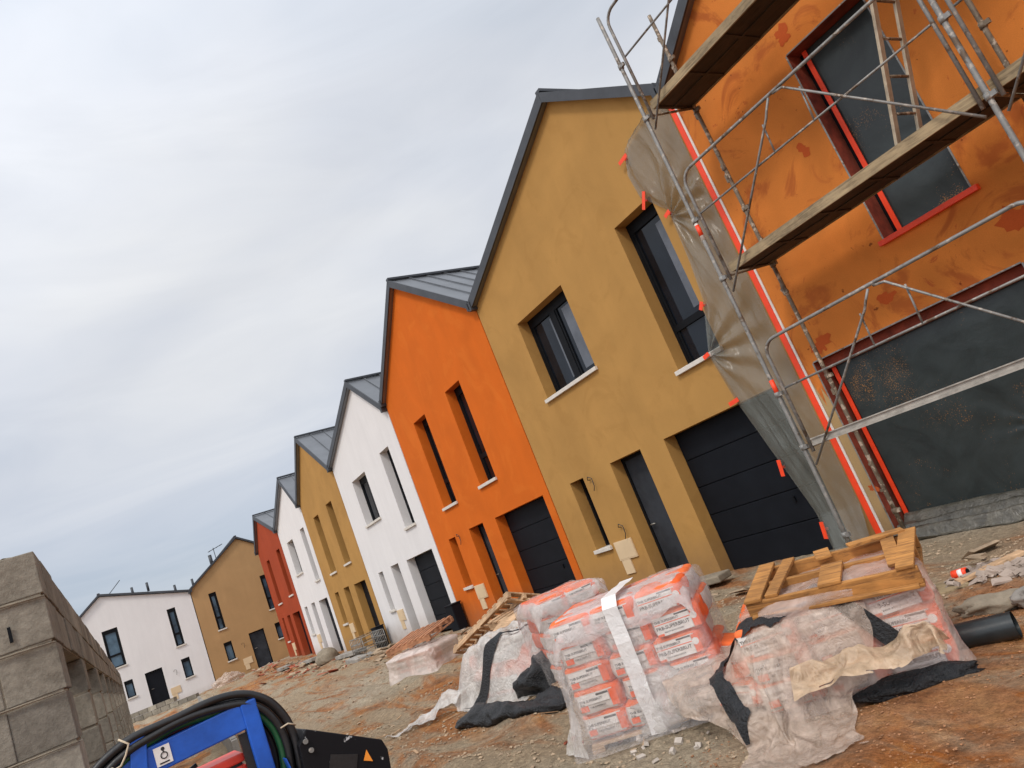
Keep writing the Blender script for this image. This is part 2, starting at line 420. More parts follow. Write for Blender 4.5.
faces = [(j*nx+i, j*nx+i+1, (j+1)*nx+i+1, (j+1)*nx+i) for j in range(len(ys)-1) for i in range(nx-1)]
me = bpy.data.meshes.new('ground'); me.from_pydata(verts, [], faces); me.materials.append(M['ground'])
for p in me.polygons: p.use_smooth = True
g = bpy.data.objects.new('ground', me); COL.objects.link(g); g['kind'] = 'structure'

# loose stones as one mass
def stones(name, n, area, smin, smax, mat, label, seed):
    rnd = random.Random(seed); V = []; F = []
    base = [(1, 0, 0), (-1, 0, 0), (0, 1, 0), (0, -1, 0), (0, 0, 1), (0, 0, -1), (.6, .6, .55), (-.6, .6, .5), (.6, -.6, .5), (-.6, -.6, .55)]
    for i in range(n):
        x, y = area(rnd)
        s = smin+(smax-smin)*rnd.random()**4
        bm = []
        for p in base:
            q = [c*s*(.7+.6*rnd.random()) for c in p]
            bm.append(Vector((q[0]*1.2, q[1], q[2]*.7)))
        a = rnd.random()*6.28; ca, sa = math.cos(a), math.sin(a); z = gz(x, y)+s*.15
        o = len(V)
        for p in bm: V.append((x+p.x*ca-p.y*sa, y+p.x*sa+p.y*ca, z+p.z))
        for f in ((6, 0, 2), (6, 2, 4), (6, 4, 0), (7, 2, 1), (7, 1, 4), (7, 4, 2), (8, 3, 0), (8, 0, 4), (8, 4, 3), (9, 1, 3), (9, 3, 4), (9, 4, 1), (0, 5, 2), (2, 5, 1), (1, 5, 3), (3, 5, 0)):
            F.append(tuple(o+k for k in f))
    me = bpy.data.meshes.new(name); me.from_pydata(V, [], F); me.materials.append(mat)
    o = bpy.data.objects.new(name, me); COL.objects.link(o); tag(o, label, 'gravel', None, 'stuff'); return o
def area_near(r):
    while True:
        x = r.uniform(-11, -1.4); y = r.uniform(-6.6, -.6)
        if nz(x, y, 2, .9) > -.12+.4*(x > -3.4)-.25*(r.random()): return x, y
stones('gravel', 14000, area_near, .003, .02, M['stone'], 'small loose stones and grit scattered over the trodden earth', 3)
def area_right(r):
    while True:
        x = r.uniform(-4.0, -1.3); y = r.uniform(-6.2, -1.6)
        if nz(x, y, 6, 1.3) > -.25+.3*r.random(): return x, y
M['brick'] = simple('brick_red', (.36, .10, .055), .95, 0, .4, 5, .3)
M['scrap'] = simple('dusty_paper_scrap', (.50, .44, .38), .9, 0, .2, 9, .3)
M['clay'] = simple('rust_clay', (.33, .16, .075), .97, 0, .5, 3, .4)
stones('clay_crumbs', 9000, area_right, .002, .0095, M['clay'], 'rust coloured crumbs of clay over the right foreground', 8)
def area_far(r):
    x = -r.uniform(9, 40); y = r.uniform(-5.2, -.3); return x, y
stones('clods', 2600, area_far, .01, .035, M['stone'], 'clods and rubble lying along the far roadway', 5)

# ------------------------------------------------------------------ houses
def wall_with_holes(mb, x0, x1, prof, holes, depth, axis_map, yb=9.0, zb=-.4, solid=True):
    """facade in the (u,z) plane with real openings and reveals; prof = top profile [(u,z)...] from x0 to x1"""
    P = axis_map
    def top(u):
        for (a, za), (b, zb_) in zip(prof, prof[1:]):
            if a <= u <= b: return za+(zb_-za)*(u-a)/(b-a)
        return prof[-1][1]
    us = sorted({x0, x1, *[p[0] for p in prof], *[h[0] for h in holes], *[h[1] for h in holes]})
    bm = mb.bm; cache = {}
    def v(u, d, z):
        k = (round(u, 4), round(d, 4), round(z, 4))
        if k not in cache: cache[k] = bm.verts.new(P(u, d, z))
        return cache[k]
    for a, b in zip(us, us[1:]):
        m_ = (a+b)/2
        hs = sorted([h for h in holes if h[0] <= m_ <= h[1]], key=lambda h: h[2])
        z = zb
        for h in hs:
            if h[2] > z: bm.faces.new((v(a, 0, z), v(b, 0, z), v(b, 0, h[2]), v(a, 0, h[2])))
            z = h[3]
        bm.faces.new((v(a, 0, z), v(b, 0, z), v(b, 0, top(b)), v(a, 0, top(a))))
    for u0, u1, z0, z1 in holes:
        d = depth
        q = [(u0, z0), (u1, z0), (u1, z1), (u0, z1)]
        for k in range(4):
            (a, za), (b, zb_) = q[k], q[(k+1) % 4]
            f = bm.faces.new([bm.verts.new(P(a, 0, za)), bm.verts.new(P(b, 0, zb_)), bm.verts.new(P(b, d, zb_)), bm.verts.new(P(a, d, za))])
            f.material_index = 1
    if solid:
        # sides and back
        q = [(x0, zb)]+[(u, z) for u, z in prof][::1]+[(x1, zb)]
        bm.faces.new([bm.verts.new(P(u, yb, z)) for u, z in q])
        for (a, za), (b, zb_) in zip(q, q[1:]):
            bm.faces.new([bm.verts.new(P(a, .0, za)), bm.verts.new(P(b, .0, zb_)), bm.verts.new(P(b, yb, zb_)), bm.verts.new(P(a, yb, za))])
        # closed backing behind openings
        bm.faces.new([bm.verts.new(P(u, depth+.5, z)) for u, z in ((x0, zb), (x1, zb), (x1, min(6.0, prof[0][1]-.12, prof[-1][1]-.12)), (x0, min(6.0, prof[0][1]-.12, prof[-1][1]-.12)))])

def window_unit(parent, P, u0, u1, z0, z1, d, kind='double', pane=None, fr=.055, sill_out=.06, sill=True, film=False, matf=None):
    """frame > pane, sill; everything in facade coordinates"""
    pane = pane or M['glass']
    def bx(mb, a, b, c, e, f, g, mi=None):
        pts = [P(a, c, e), P(b, f, g)]
        mb.span(pts[0], pts[1], mi)
    mb = MB(); f = fr
    bx(mb, u0, u0+f, d-.01, z0, d+.06, z1); bx(mb, u1-f, u1, d-.01, z0, d+.06, z1)
    bx(mb, u0+f, u1-f, d-.01, z0, d+.06, z0+f); bx(mb, u0+f, u1-f, d-.01, z1-f-.12, d+.06, z1)
    um = (u0+u1)/2; zt = z1-f-.12
    if kind == 'double':
        bx(mb, um-.07, um+.07, d-.015, z0+f, d+.05, zt)
        for a, b in ((u0+f, um-.07), (um+.07, u1-f)):
            bx(mb, a, a+.05, d+.0, z0+f, d+.05, zt); bx(mb, b-.05, b, d+.0, z0+f, d+.05, zt)
    if kind in ('tall', 'far'):
        zm = z0+.62 if kind == 'tall' else z0+(z1-z0)*.32
        bx(mb, u0+f, u1-f, d-.012, zm-.05, d+.05, zm+.05)
        bx(mb, u0+f, u0+f+.045, d+.0, z0+f, d+.05, zm-.05); bx(mb, u1-f-.045, u1-f, d+.0, z0+f, d+.05, zm-.05)
        bx(mb, u0+f, u0+f+.045, d+.0, zm+.05, d+.05, zt); bx(mb, u1-f-.045, u1-f, d+.0, zm+.05, d+.05, zt)
    fo = mb.build('window', M['frame'], parent)
    mb = MB(); bx(mb, u0+f*.5, u1-f*.5, d+.025, z0+f*.5, d+.035, z1-f)
    mb.build('pane', pane, fo)
    if film:
        mb = MB()
        if kind == 'double':
            for a, b in film: bx(mb, a, b, d+.018, z0+f+.1, d+.022, zt-.06)
        else:
            for a, b in film: bx(mb, a, b, d+.018, z0+.75, d+.022, zt-.1)
        mb.build('protective_film', M['curtain'], fo)
    if sill:
        mb = MB(); bx(mb, u0-.04, u1+.04, -sill_out, z0-.055, -.002, z0+.012); mb.build('sill', M['sill'], fo, bevel=.006)
        mb = MB(); bx(mb, u0+.003, u1-.003, .0, z0-.02, d-.012, z0+.012); mb.build('sill', M['sill'], fo)
    return fo

def garage_unit(parent, P, u0, u1, z0, z1, d, mat=None):
    mb = MB(); n = 5; hgt = (z1-z0)/n; zz = z0
    for k in range(n):
        a = P(u0+.002, d, zz+.006); b = P(u1-.002, d+.045, zz+hgt-.006); mb.span(a, b); zz += hgt
    a = P(u0, d+.03, z0); b = P(u1, d+.06, z1); mb.span(a, b)
    o = mb.build('garage_door', M['door'], parent, bevel=.006)
    mb = MB(); mb.span(P((u0+u1)/2+.42, d-.03, z0+.72), P((u0+u1)/2+.46, d-.002, z0+.80)); mb.build('handle', M['frame'], o)
def door_unit(parent, P, u0, u1, z0, z1, d, leaf=None):
    mb = MB()
    mb.span(P(u0, d, z0), P(u0+.05, d+.08, z1)); mb.span(P(u1-.05, d, z0), P(u1, d+.08, z1)); mb.span(P(u0+.05, d, z1-.06), P(u1-.05, d+.08, z1))
    fo = mb.build('door', M['frame'], parent)
    mb = MB(); mb.span(P(u0+.052, d+.025, z0), P(u1-.052, d+.06, z1-.062)); lf = mb.build('door_leaf', leaf or M['doorleaf'], fo)
    mb = MB(); mb.tube([P(u0+.13, d+.02, z0+1.0), P(u0+.13, d-.045, z0+1.0), P(u0+.24, d-.045, z0+1.0)], .011, 8)
    mb.build('handle', M['galv'], fo)
    mb = MB(); mb.span(P(u0-.03, -.05, z0-.1), P(u1+.03, d-.003, z0-.002)); mb.build('door_step', M['sill'], fo)

def meter_box(parent, P, u0, z0, s=1.):
    mb = MB(); mb.span(P(u0, -.028, z0+.25), P(u0+.50*s, -.002, z0+.58)); mb.span(P(u0+.03, -.024, z0), P(u0+.27*s, -.002, z0+.248)); mb.span(P(u0+.02, -.032, z0+.27), P(u0+.48*s, -.029, z0+.56))
    mb.build('meter_box', M['cream'], parent, bevel=.004)
def cable_tail(parent, P, u, z):
    mb = MB(); mb.tube([P(u, .01, z), P(u-.02, -.05, z+.02), P(u+.05, -.08, z+.07), P(u+.12, -.06, z+.02), P(u+.1, -.05, z-.12), P(u+.07, -.07, z-.2)], .008, 6); mb.build('cable', M['wire'], parent)

def roof_unit(parent, P, xl, zl, px, pz, xr, zr, y1=9.0, over=.10, trim=.11, t=.15, seam=True, thin=False):
    """two zinc slabs (> standing seams, verge trim); ridge runs back from the street"""
    g_ = .012
    def slab(ax, az, bx_, bz):            # a = eave, b = ridge
        dx, dz = bx_-ax, bz-az; L = math.hypot(dx, dz)
        mb = MB()
        a = [P(ax, -over, az-t), P(bx_, -over, bz-t), P(bx_, -over, bz), P(ax, -over, az)]
        b = [P(ax, y1, az-t), P(bx_, y1, bz-t), P(bx_, y1, bz), P(ax, y1, az)]
        va = [mb.bm.verts.new(p) for p in a]; vb = [mb.bm.verts.new(p) for p in b]
        mb.bm.faces.new(va); mb.bm.faces.new(vb[::-1])
        for k in range(4): mb.bm.faces.new((va[k], vb[k], vb[(k+1) % 4], va[(k+1) % 4]))
        r = mb.build('roof', M['zinc'], parent)
        mb = MB(); y = .45
        while seam and y < y1:
            mb.beam(Vector(P(ax, y, az+.018)), Vector(P(bx_, y, bz+.018)), .022, .04)
            y += .5
        if seam: mb.build('standing_seams', M['zinc'], r)
        mb = MB()                          # verge trim, proud of the slab end
        q = [(ax, az-t-.01), (bx_, bz-t-.01), (bx_, bz+.03), (ax, az+.03)]
        va = [mb.bm.verts.new(P(u, -over-trim*.35, z)) for u, z in q]; vb = [mb.bm.verts.new(P(u, -over-.003+.0, z)) for u, z in q]
        mb.bm.faces.new(va); mb.bm.faces.new(vb[::-1])
        for k in range(4): mb.bm.faces.new((va[k], vb[k], vb[(k+1) % 4], va[(k+1) % 4]))
        mb.build('verge_trim', M['verge'], r)
        mb = MB(); s_ = 1 if bx_ > ax else -1
        mb.span(P(ax-.05*s_, -over-trim*.5, az-.19), P(ax+.05*s_, y1, az+.0)); mb.build('gutter', M['verge'], r)
    slab(xl, zl, px-.002, pz); slab(xr, zr, px+.002, pz)
    mb = MB(); mb.span(P(px-.06, -over-.03, pz+.02), P(px+.06, y1, pz+.07)); mb.build('ridge_cap', M['verge'], parent)

def facade_house(name, label, x0, x1, px, pz, zl, zr, mat, holes, base, units, P=None, rd=.25, reveal=None, group='terraced houses of the new street', yb=9., over=.1):
    P = P or (lambda u, d, z: (u, d, z))
    h = thing(name, (0, 0, 0), label, 'house', group)
    mb = MB(); prof = [(x0, zl-.1), (px, pz-.1), (x1, zr-.1)]
    wall_with_holes(mb, x0, x1, prof, holes, rd, P, yb=yb, zb=-.4)
    mb.build('wall', [mat, reveal or mat], h, fix=False)
    roof_unit(h, P, x0+.02, zl, px, pz, x1-.02, zr, over=over, y1=yb, t=.07 if name == 'end' or group.startswith('houses closing') else .15)
    units(h, P); return h

# ---- ochre house by the scaffold
def u_ochre1(h, P):
    window_unit(h, P, -10.76, -9.17, 3.77, 5.34, .25, 'double', film=[(-10.15, -10.03), (-9.72, -9.45)])
    window_unit(h, P, -7.50, -6.62, 3.0, 5.43, .25, 'tall', film=[(-6.97, -6.74)])
    window_unit(h, P, -11.13, -10.69, .90, 2.2, .25, 'plain')
    door_unit(h, P, -9.82, -8.97, .02, 2.22, .25)
    garage_unit(h, P, -8.38, -6.05, -.02, 2.2, .25)
    meter_box(h, P, -10.56, .36); cable_tail(h, P, -10.5, 2.1); cable_tail(h, P, -10.2, 1.15)
facade_house('ochre_house', 'ochre yellow house partly masked with plastic sheet, left of the scaffold', -11.87, -5.67, -7.68, 8.07, 6.38, 6.58, M['ochre'],
    [(-10.76, -9.17, 3.77, 5.34), (-7.5, -6.62, 3.0, 5.43), (-11.13, -10.69, .9, 2.2), (-9.82, -8.97, -.4, 2.22), (-8.38, -6.05, -.4, 2.2)], 0, u_ochre1)
# ---- orange house
def u_orange(h, P):
    window_unit(h, P, -16.42, -15.67, 2.97, 5.24, .25, 'tall'); window_unit(h, P, -14.33, -13.56, 3.0, 5.30, .25, 'tall')
    window_unit(h, P, -16.83, -16.43, 1.0, 2.24, .25, 'plain'); door_unit(h, P, -15.6, -14.85, .05, 2.26, .25)
    garage_unit(h, P, -14.24, -12.13, .03, 2.23, .25); meter_box(h, P, -16.34, .40); cable_tail(h, P, -16.2, 2.2)
facade_house('orange_house', 'bright orange house with two narrow upper windows, between a white and an ochre house', -17.62, -11.90, -14.8, 8.46, 6.35, 6.42, M['orange'],
    [(-16.42, -15.67, 2.97, 5.24), (-14.33, -13.56, 3.0, 5.3), (-16.83, -16.43, 1.0, 2.24), (-15.6, -14.85, -.4, 2.26), (-14.24, -12.13, -.4, 2.23)], 0, u_orange)
# ---- white house
def u_white(h, P):
    window_unit(h, P, -21.95, -20.65, 3.7, 5.15, .25, 'double'); window_unit(h, P, -19.13, -18.40, 3.03, 5.26, .25, 'tall')
    window_unit(h, P, -22.36, -21.96, 1.05, 2.25, .25, 'plain'); door_unit(h, P, -21.19, -20.54, .1, 2.27, .25)
    garage_unit(h, P, -19.87, -17.97, .08, 2.23, .25); meter_box(h, P, -21.85, .42)
facade_house('white_house', 'white rendered house between the orange house and the farther ochre house', -23.30, -17.66, -19.45, 7.63, 6.15, 6.23, M['white'],
    [(-21.95, -20.65, 3.7, 5.15), (-19.13, -18.40, 3.03, 5.26), (-22.36, -21.96, 1.05, 2.25), (-21.19, -20.54, -.4, 2.27), (-19.87, -17.97, -.4, 2.23)], 0, u_white)
# ---- second ochre house
def u_ochre2(h, P):
    window_unit(h, P, -27.0, -26.33, 2.96, 5.1, .25, 'tall'); window_unit(h, P, -25.15, -24.48, 3.0, 5.17, .25, 'tall')
    window_unit(h, P, -27.4, -26.93, 1.12, 2.28, .25, 'plain'); door_unit(h, P, -26.21, -25.58, .15, 2.3, .25)
    garage_unit(h, P, -24.98, -23.75, .15, 2.26, .25); meter_box(h, P, -26.85, .5)
facade_house('ochre_house', 'farther ochre house in the row, standing between two white houses', -28.15, -23.34, -25.68, 7.90, 6.0, 6.12, M['ochre'],
    [(-27.0, -26.33, 2.96, 5.1), (-25.15, -24.48, 3.0, 5.17), (-27.4, -26.93, 1.12, 2.28), (-26.21, -25.58, -.4, 2.3), (-24.98, -23.75, -.4, 2.26)], .1, u_ochre2)
# ---- second white house
def u_white2(h, P):
    window_unit(h, P, -31.65, -30.63, 3.62, 5.03, .25, 'double'); window_unit(h, P, -29.2, -28.62, 3.02, 5.11, .25, 'tall')
    window_unit(h, P, -32.12, -31.66, 1.15, 2.3, .25, 'plain'); door_unit(h, P, -30.95, -30.38, .25, 2.32, .25)
    garage_unit(h, P, -29.75, -28.5, .22, 2.28, .25); meter_box(h, P, -31.5, .5)
facade_house('white_house', 'farther white house in the row, next to the dark red house', -32.62, -28.19, -29.55, 7.38, 5.9, 6.02, M['white'],
    [(-31.65, -30.63, 3.62, 5.03), (-29.2, -28.62, 3.02, 5.11), (-32.12, -31.66, 1.15, 2.3), (-30.95, -30.38, -.4, 2.32), (-29.75, -28.5, -.4, 2.28)], .2, u_white2)
# ---- red house
def u_red(h, P):
    window_unit(h, P, -36.2, -35.56, 2.94, 5.0, .25, 'tall'); window_unit(h, P, -33.83, -33.18, 3.03, 5.1, .25, 'tall')
    window_unit(h, P, -36.6, -36.25, 1.2, 2.3, .25, 'plain'); door_unit(h, P, -35.5, -34.95, .3, 2.3, .25)
    garage_unit(h, P, -34.43, -33.1, .25, 2.28, .25); meter_box(h, P, -36.1, .5)
facade_house('red_house', 'dark red house at the far end of the row', -37.35, -32.66, -35.55, 7.15, 5.75, 5.95, M['red'],
    [(-36.2, -35.56, 2.94, 5.0), (-33.83, -33.18, 3.03, 5.1), (-36.6, -36.25, 1.2, 2.3), (-35.5, -34.95, -.4, 2.3), (-34.43, -33.1, -.4, 2.28)], .3, u_red)

# ---- orange house behind the scaffold, openings masked with foil
def u_orange1(h, P):
    window_unit(h, P, -3.97, -3.01, 3.12, 5.55, .27, 'tall', sill=False)
    garage_unit(h, P, -5.43, -2.95, -.05, 2.25, .27)
    mb = MB()      # galvanised corner beads round the openings
    for u0, u1, z0, z1 in ((-3.97, -3.01, 3.12, 5.55), (-5.43, -2.95, -.05, 2.25)):
        mb.span((u0-.018, -.006, z0), (u0-.001, -.001, z1)); mb.span((u1+.001, -.006, z0), (u1+.018, -.001, z1)); mb.span((u0, -.006, z1+.001), (u1, -.001, z1+.016))
    mb.build('corner_bead', M['galv'], h)
    mb = MB(); mb.span((-5.42, .13, 2.12), (-2.96, .262, 2.246)); mb.build('head_board', M['reveal'], h)
    mb = MB(); mb.span((-4.02, -.07, 3.065), (-2.93, -.002, 3.12)); mb.build('sill', M['redtape'], h)
    for (cx_, cz_, r_, sd_) in ((-5.22, 2.42, .14, 1), (-4.25, 2.55, .10, 2), (-2.75, 2.62, .2, 3), (-4.30, 4.52, .09, 4), (-3.9, 5.78, .12, 5), (-5.45, .62, .06, 9)):
        mb = MB(); rr_ = random.Random(sd_); pts_ = []
        for k in range(22):
            a_ = k/22*2*math.pi; q_ = r_*(.45+.55*rr_.random()**.7+.25*math.sin(a_*2+sd_)); pts_.append((cx_+q_*math.cos(a_)*1.1, -.003, cz_+q_*math.sin(a_)))
        mb.poly(pts_); mb.build('primer_patch', M['primer'], h)
    mb = MB(); mb.span((-5.685, -.020, .0), (-5.605, -.004, 6.36)); t_ = mb.build('corner_tape', M['redtape'], h)
    mb = MB(); mb.poly([(-5.570, -.0022, .0), (-5.448, -.0022, .0), (-5.448, -.0022, 1.75), (-5.49, -.0022, 1.95), (-5.52, -.0022, 1.7), (-5.570, -.0022, 2.05)]); mb.build('undercoat_strip', M['undercoat'], h)
    mb = MB(); mb.span((-5.603, -.014, .0), (-5.572, -.002, 6.36)); mb.build('edge_strip', M['whitetape'], t_)
    mb = MB(); mb.tube([(-2.3, .01, .62), (-2.3, -.05, .62), (-2.26, -.06, .5)], .01, 6); mb.build('cable', M['wire'], h)
facade_house('orange_house', 'unfinished orange house behind the scaffold with foil over its openings', -5.63, .1, -2.75, 8.5, 6.5, 6.5, M['orange_raw'],
    [(-3.97, -3.01, 3.12, 5.55), (-5.43, -2.95, -.4, 2.25)], 0, u_orange1, rd=.27, reveal=M['reveal'])

# ---- houses closing the street: they face the camera along +X
XE = -42.0
def PE(u, d, z): return (XE-d, u, z)
def u_endwhite(h, P):
    window_unit(h, P, -6.93, -6.25, 3.05, 4.9, .08, 'far', M['glass_far'], .07, sill_out=.05); window_unit(h, P, -4.0, -3.6, 2.98, 4.88, .08, 'far', M['glass_far'], .06)
    window_unit(h, P, -3.98, -3.58, 1.37, 2.32, .08, 'plain', M['glass_far'], .06); window_unit(h, P, -6.56, -6.18, 1.5, 2.31, .08, 'plain', M['glass_far'], .06)
    door_unit(h, P, -5.64, -4.86, .5, 2.32, .08, M['door']); meter_box(h, P, -4.75, .62, .9); cable_tail(h, P, -4.4, 1.9)
    mb = MB()
    for u, d in ((-5.2, .35), (-4.5, .35)): mb.tube([P(u, d, 6.1), P(u, d, 6.55)], .06, 8)
    mb.tube([P(-3.3, .5, 5.5), P(-3.3, .5, 6.0)], .06, 8); mb.build('vent_pipe', M['verge'], h)
    mb = MB(); mb.tube([P(-6.3, .5, 6.5), P(-5.6, .5, 7.1)], .02, 6); mb.build('antenna', M['verge'], h)
facade_house('white_house', 'white house facing down the street from its far end', -8.3, -2.76, -6.66, 6.65, 5.45, 5.45, M['white'],
    [(-6.93, -6.25, 3.05, 4.9), (-4.0, -3.6, 2.98, 4.88), (-3.98, -3.58, 1.37, 2.32), (-6.56, -6.18, 1.5, 2.31), (-5.64, -4.86, -.4, 2.32)], .4, u_endwhite, PE, .08, group='houses closing the street')
def u_endochre(h, P):
    window_unit(h, P, -1.95, -1.58, 3.0, 4.94, .08, 'far', M['glass_far'], .06); window_unit(h, P, -1.92, -1.52, 1.36, 2.3, .08, 'plain', M['glass_far'], .06)
    window_unit(h, P, .72, 1.1, 3.06, 4.94, .08, 'far', M['glass_far'], .06); window_unit(h, P, .73, 1.12, 1.46, 2.3, .08, 'plain', M['glass_far'], .06)
    door_unit(h, P, -.64, .15, .47, 2.3, .08); meter_box(h, P, -1.25, .62, .9); cable_tail(h, P, -1.1, 1.9)
    mb = MB(); mb.tube([P(-2.45, .4, 5.5), P(-2.45, .4, 6.0)], .06, 8); mb.tube([P(-1.3, .4, 6.3), P(-1.3, .4, 6.9)], .09, 8); mb.build('vent_pipe', M['verge'], h)
    mb = MB(); mb.tube([P(-1.0, .6, 6.4), P(-1.0, .6, 7.25)], .02, 6)
    mb.tube([P(-1.3, .6, 7.1), P(-.5, .6, 7.3)], .02, 6)
    for k in range(4): mb.tube([P(-1.2+k*.2, .4, 7.12+k*.05), P(-1.2+k*.2, .8, 7.12+k*.05)], .015, 6)
    mb.build('antenna', M['verge'], h)
facade_house('ochre_house', 'brown ochre house facing down the street beside the red house', -2.72, 3.2, .1, 7.36, 5.5, 5.3, M['ochre_far'],
    [(-1.95, -1.58, 3.0, 4.94), (-1.92, -1.52, 1.36, 2.3), (.72, 1.1, 3.06, 4.94), (.73, 1.12, 1.46, 2.3), (-.64, .15, -.4, 2.3)], .4, u_endochre, PE, .08, group='houses closing the street')

# ------------------------------------------------------------------ crumpled sheets
def ridged(x, y, z, s, o=4):
    a = 1.; t = 0.; f = s; n = 0
    for k in range(o):
        t += a*(1-abs(noise.noise(Vector((x*f, y*f, z*f+k*7.3))))*2.2); n += a; a *= .52; f *= 2.05
    return t/n
def sheet(name, mat, func, nu, nv, parent=None, mask=None, smooth=True, thick=0):
    """func(u,v)->point, u,v in 0..1; mask(u,v)->bool keeps the quad"""
    V = [func(i/nu, j/nv) for j in range(nv+1) for i in range(nu+1)]
    F = []
    for j in range(nv):
        for i in range(nu):
            if mask is None or mask((i+.5)/nu, (j+.5)/nv):
                a = j*(nu+1)+i; F.append((a, a+1, a+nu+2, a+nu+1))
    me = bpy.data.meshes.new(name); me.from_pydata([tuple(v) for v in V], [], F); me.materials.append(mat)
    bm = bmesh.new(); bm.from_mesh(me)
    bmesh.ops.delete(bm, geom=[v for v in bm.verts if not v.link_faces], context='VERTS'); bm.to_mesh(me); bm.free()
    for p in me.polygons: p.use_smooth = smooth
    o = bpy.data.objects.new(name, me); COL.objects.link(o)
    if parent is not None: o.parent = parent
    if thick:
        md = o.modifiers.new('thickness', 'SOLIDIFY'); md.thickness = thick
    return o

# masking film taped over the edge of the ochre house
film_left = [(.0, -6.25), (.6, -6.35), (1.22, -6.5), (2.23, -6.74), (2.98, -6.84), (3.68, -6.52), (4.24, -6.45), (5.05, -6.40), (5.5, -6.76), (5.9, -6.80), (6.24, -6.66), (6.42, -5.95)]
def fl(z):
    for (a, xa), (b, xb) in zip(film_left, film_left[1:]):
        if a <= z <= b: return xa+(xb-xa)*(z-a)/(b-a)
    return film_left[-1][1]
def film_f(u, v):
    z = .02+v*6.38; x0 = fl(z); x1 = -5.69; x = x0+(x1-x0)*u
    wv = ridged((x+.16*z)*1.7, z*.22, 1, 1.5, 4)*.55+ridged((x-.35*z)*1.1, z*.5, 5, 1.3, 2)*.3
    g1 = math.atan2(z-2.98, x+6.8); g2 = math.atan2(z-4.95, x+6.4)
    wv += .35*math.sin(g1*13+1)*math.exp(-abs(z-2.98)*1.2-abs(x+6.8)*.9)+.3*math.sin(g2*12)*math.exp(-abs(z-4.95)*1.3)
    edge = min(1, 6*u)*min(1, 8*(1-u)+.1)
    y = -.030-.15*edge*wv
    if z < .5: y -= .12*(1-z/.5)*(.5+wv)
    return (x, y, z)
ms = thing('masking_film', (0, 0, 0), 'dusty translucent plastic sheet taped down the edge of the ochre house', 'plastic sheet')
fo = sheet('sheet', M['film_beige'], film_f, 90, 340, ms)
for z, a, L in ((6.12, .15, .20), (5.40, 1.0, .26), (5.0, .3, .12), (3.62, .9, .12), (2.98, .2, .12), (2.24, .1, .18), (1.2, 1.4, .22), (.3, 1.4, .22)):
    x = fl(z); mb = MB(); rot = Matrix.Rotation(-a, 3, 'Y'); mb.box((x, -.085, z), (L, .004, .06), rot); mb.box((x-.0, -.02, z), (.03, .035, .03), rot)
    mb.build('tape', M['redtape'], ms)

# masking foil over the garage and the window of the orange house
def foil(u0, u1, z0, z1, d, seed, amp=.03):
    cx, cz = (u0+u1)/2+.55, (z0+z1)/2-.35
    def f(u, v):
        x = u0+(u1-u0)*u; z = z0+(z1-z0)*v
        e = min(1, 9*u, 9*(1-u), 9*v, 9*(1-v))
        r = math.hypot(x-cx, z-cz)+.08; a = math.atan2(z-cz, x-cx); amp_ = amp*.55
        star = math.sin(a*9+seed)*.5*math.exp(-r*1.9)
        return (x, d-amp_*e*(.8*ridged(x*.8, z*.8, seed, .9, 3)+star), z)
    return f
o = sheet('masking_foil', M['film_dark'], foil(-5.30, -2.96, .12, 2.13, .20, 3.), 110, 100)
tag(o, 'dark spattered plastic foil covering the garage opening of the unfinished house', 'plastic sheet', 'foils over openings')
def foil_strip(name, u0, u1, z0, z1, d, par):
    mb = MB()
    mb.span((u0, d-.012, z0), (u0+.055, d, z1)); mb.build('tape', M['redtape'], par)
foil_strip('t', -5.365, 0, .0, 2.24, .20, o)
o2 = sheet('masking_foil', M['film_dark'], foil(-3.86, -3.02, 3.14, 5.54, .22, 8.), 60, 120)
tag(o2, 'dark plastic foil taped over the upper window of the unfinished house', 'plastic sheet', 'foils over openings')
foil_strip('t', -3.90, 0, 3.13, 5.54, .20, o2)
# foil trailing over the threshold on to the soil
def trail(u, v):
    x = -5.35+u*4.6; fold = ridged(x*.45, v*4.0, 4, 1.5, 4)
    y = .2-.62*v; z = .17*(1-v)**1.5+.03+.06*fold*(1-abs(v-.6))+.05*math.sin(v*19+nz(x, 0, 2, .8)*3)*(.4+v)
    return (x, y+.03*fold, max(z, gz(x, y)+.008))
o3 = sheet('foil_skirt', M['film_dark2'], trail, 160, 50)
tag(o3, 'grey plastic foil bunched in folds along the foot of the unfinished house', 'plastic sheet')

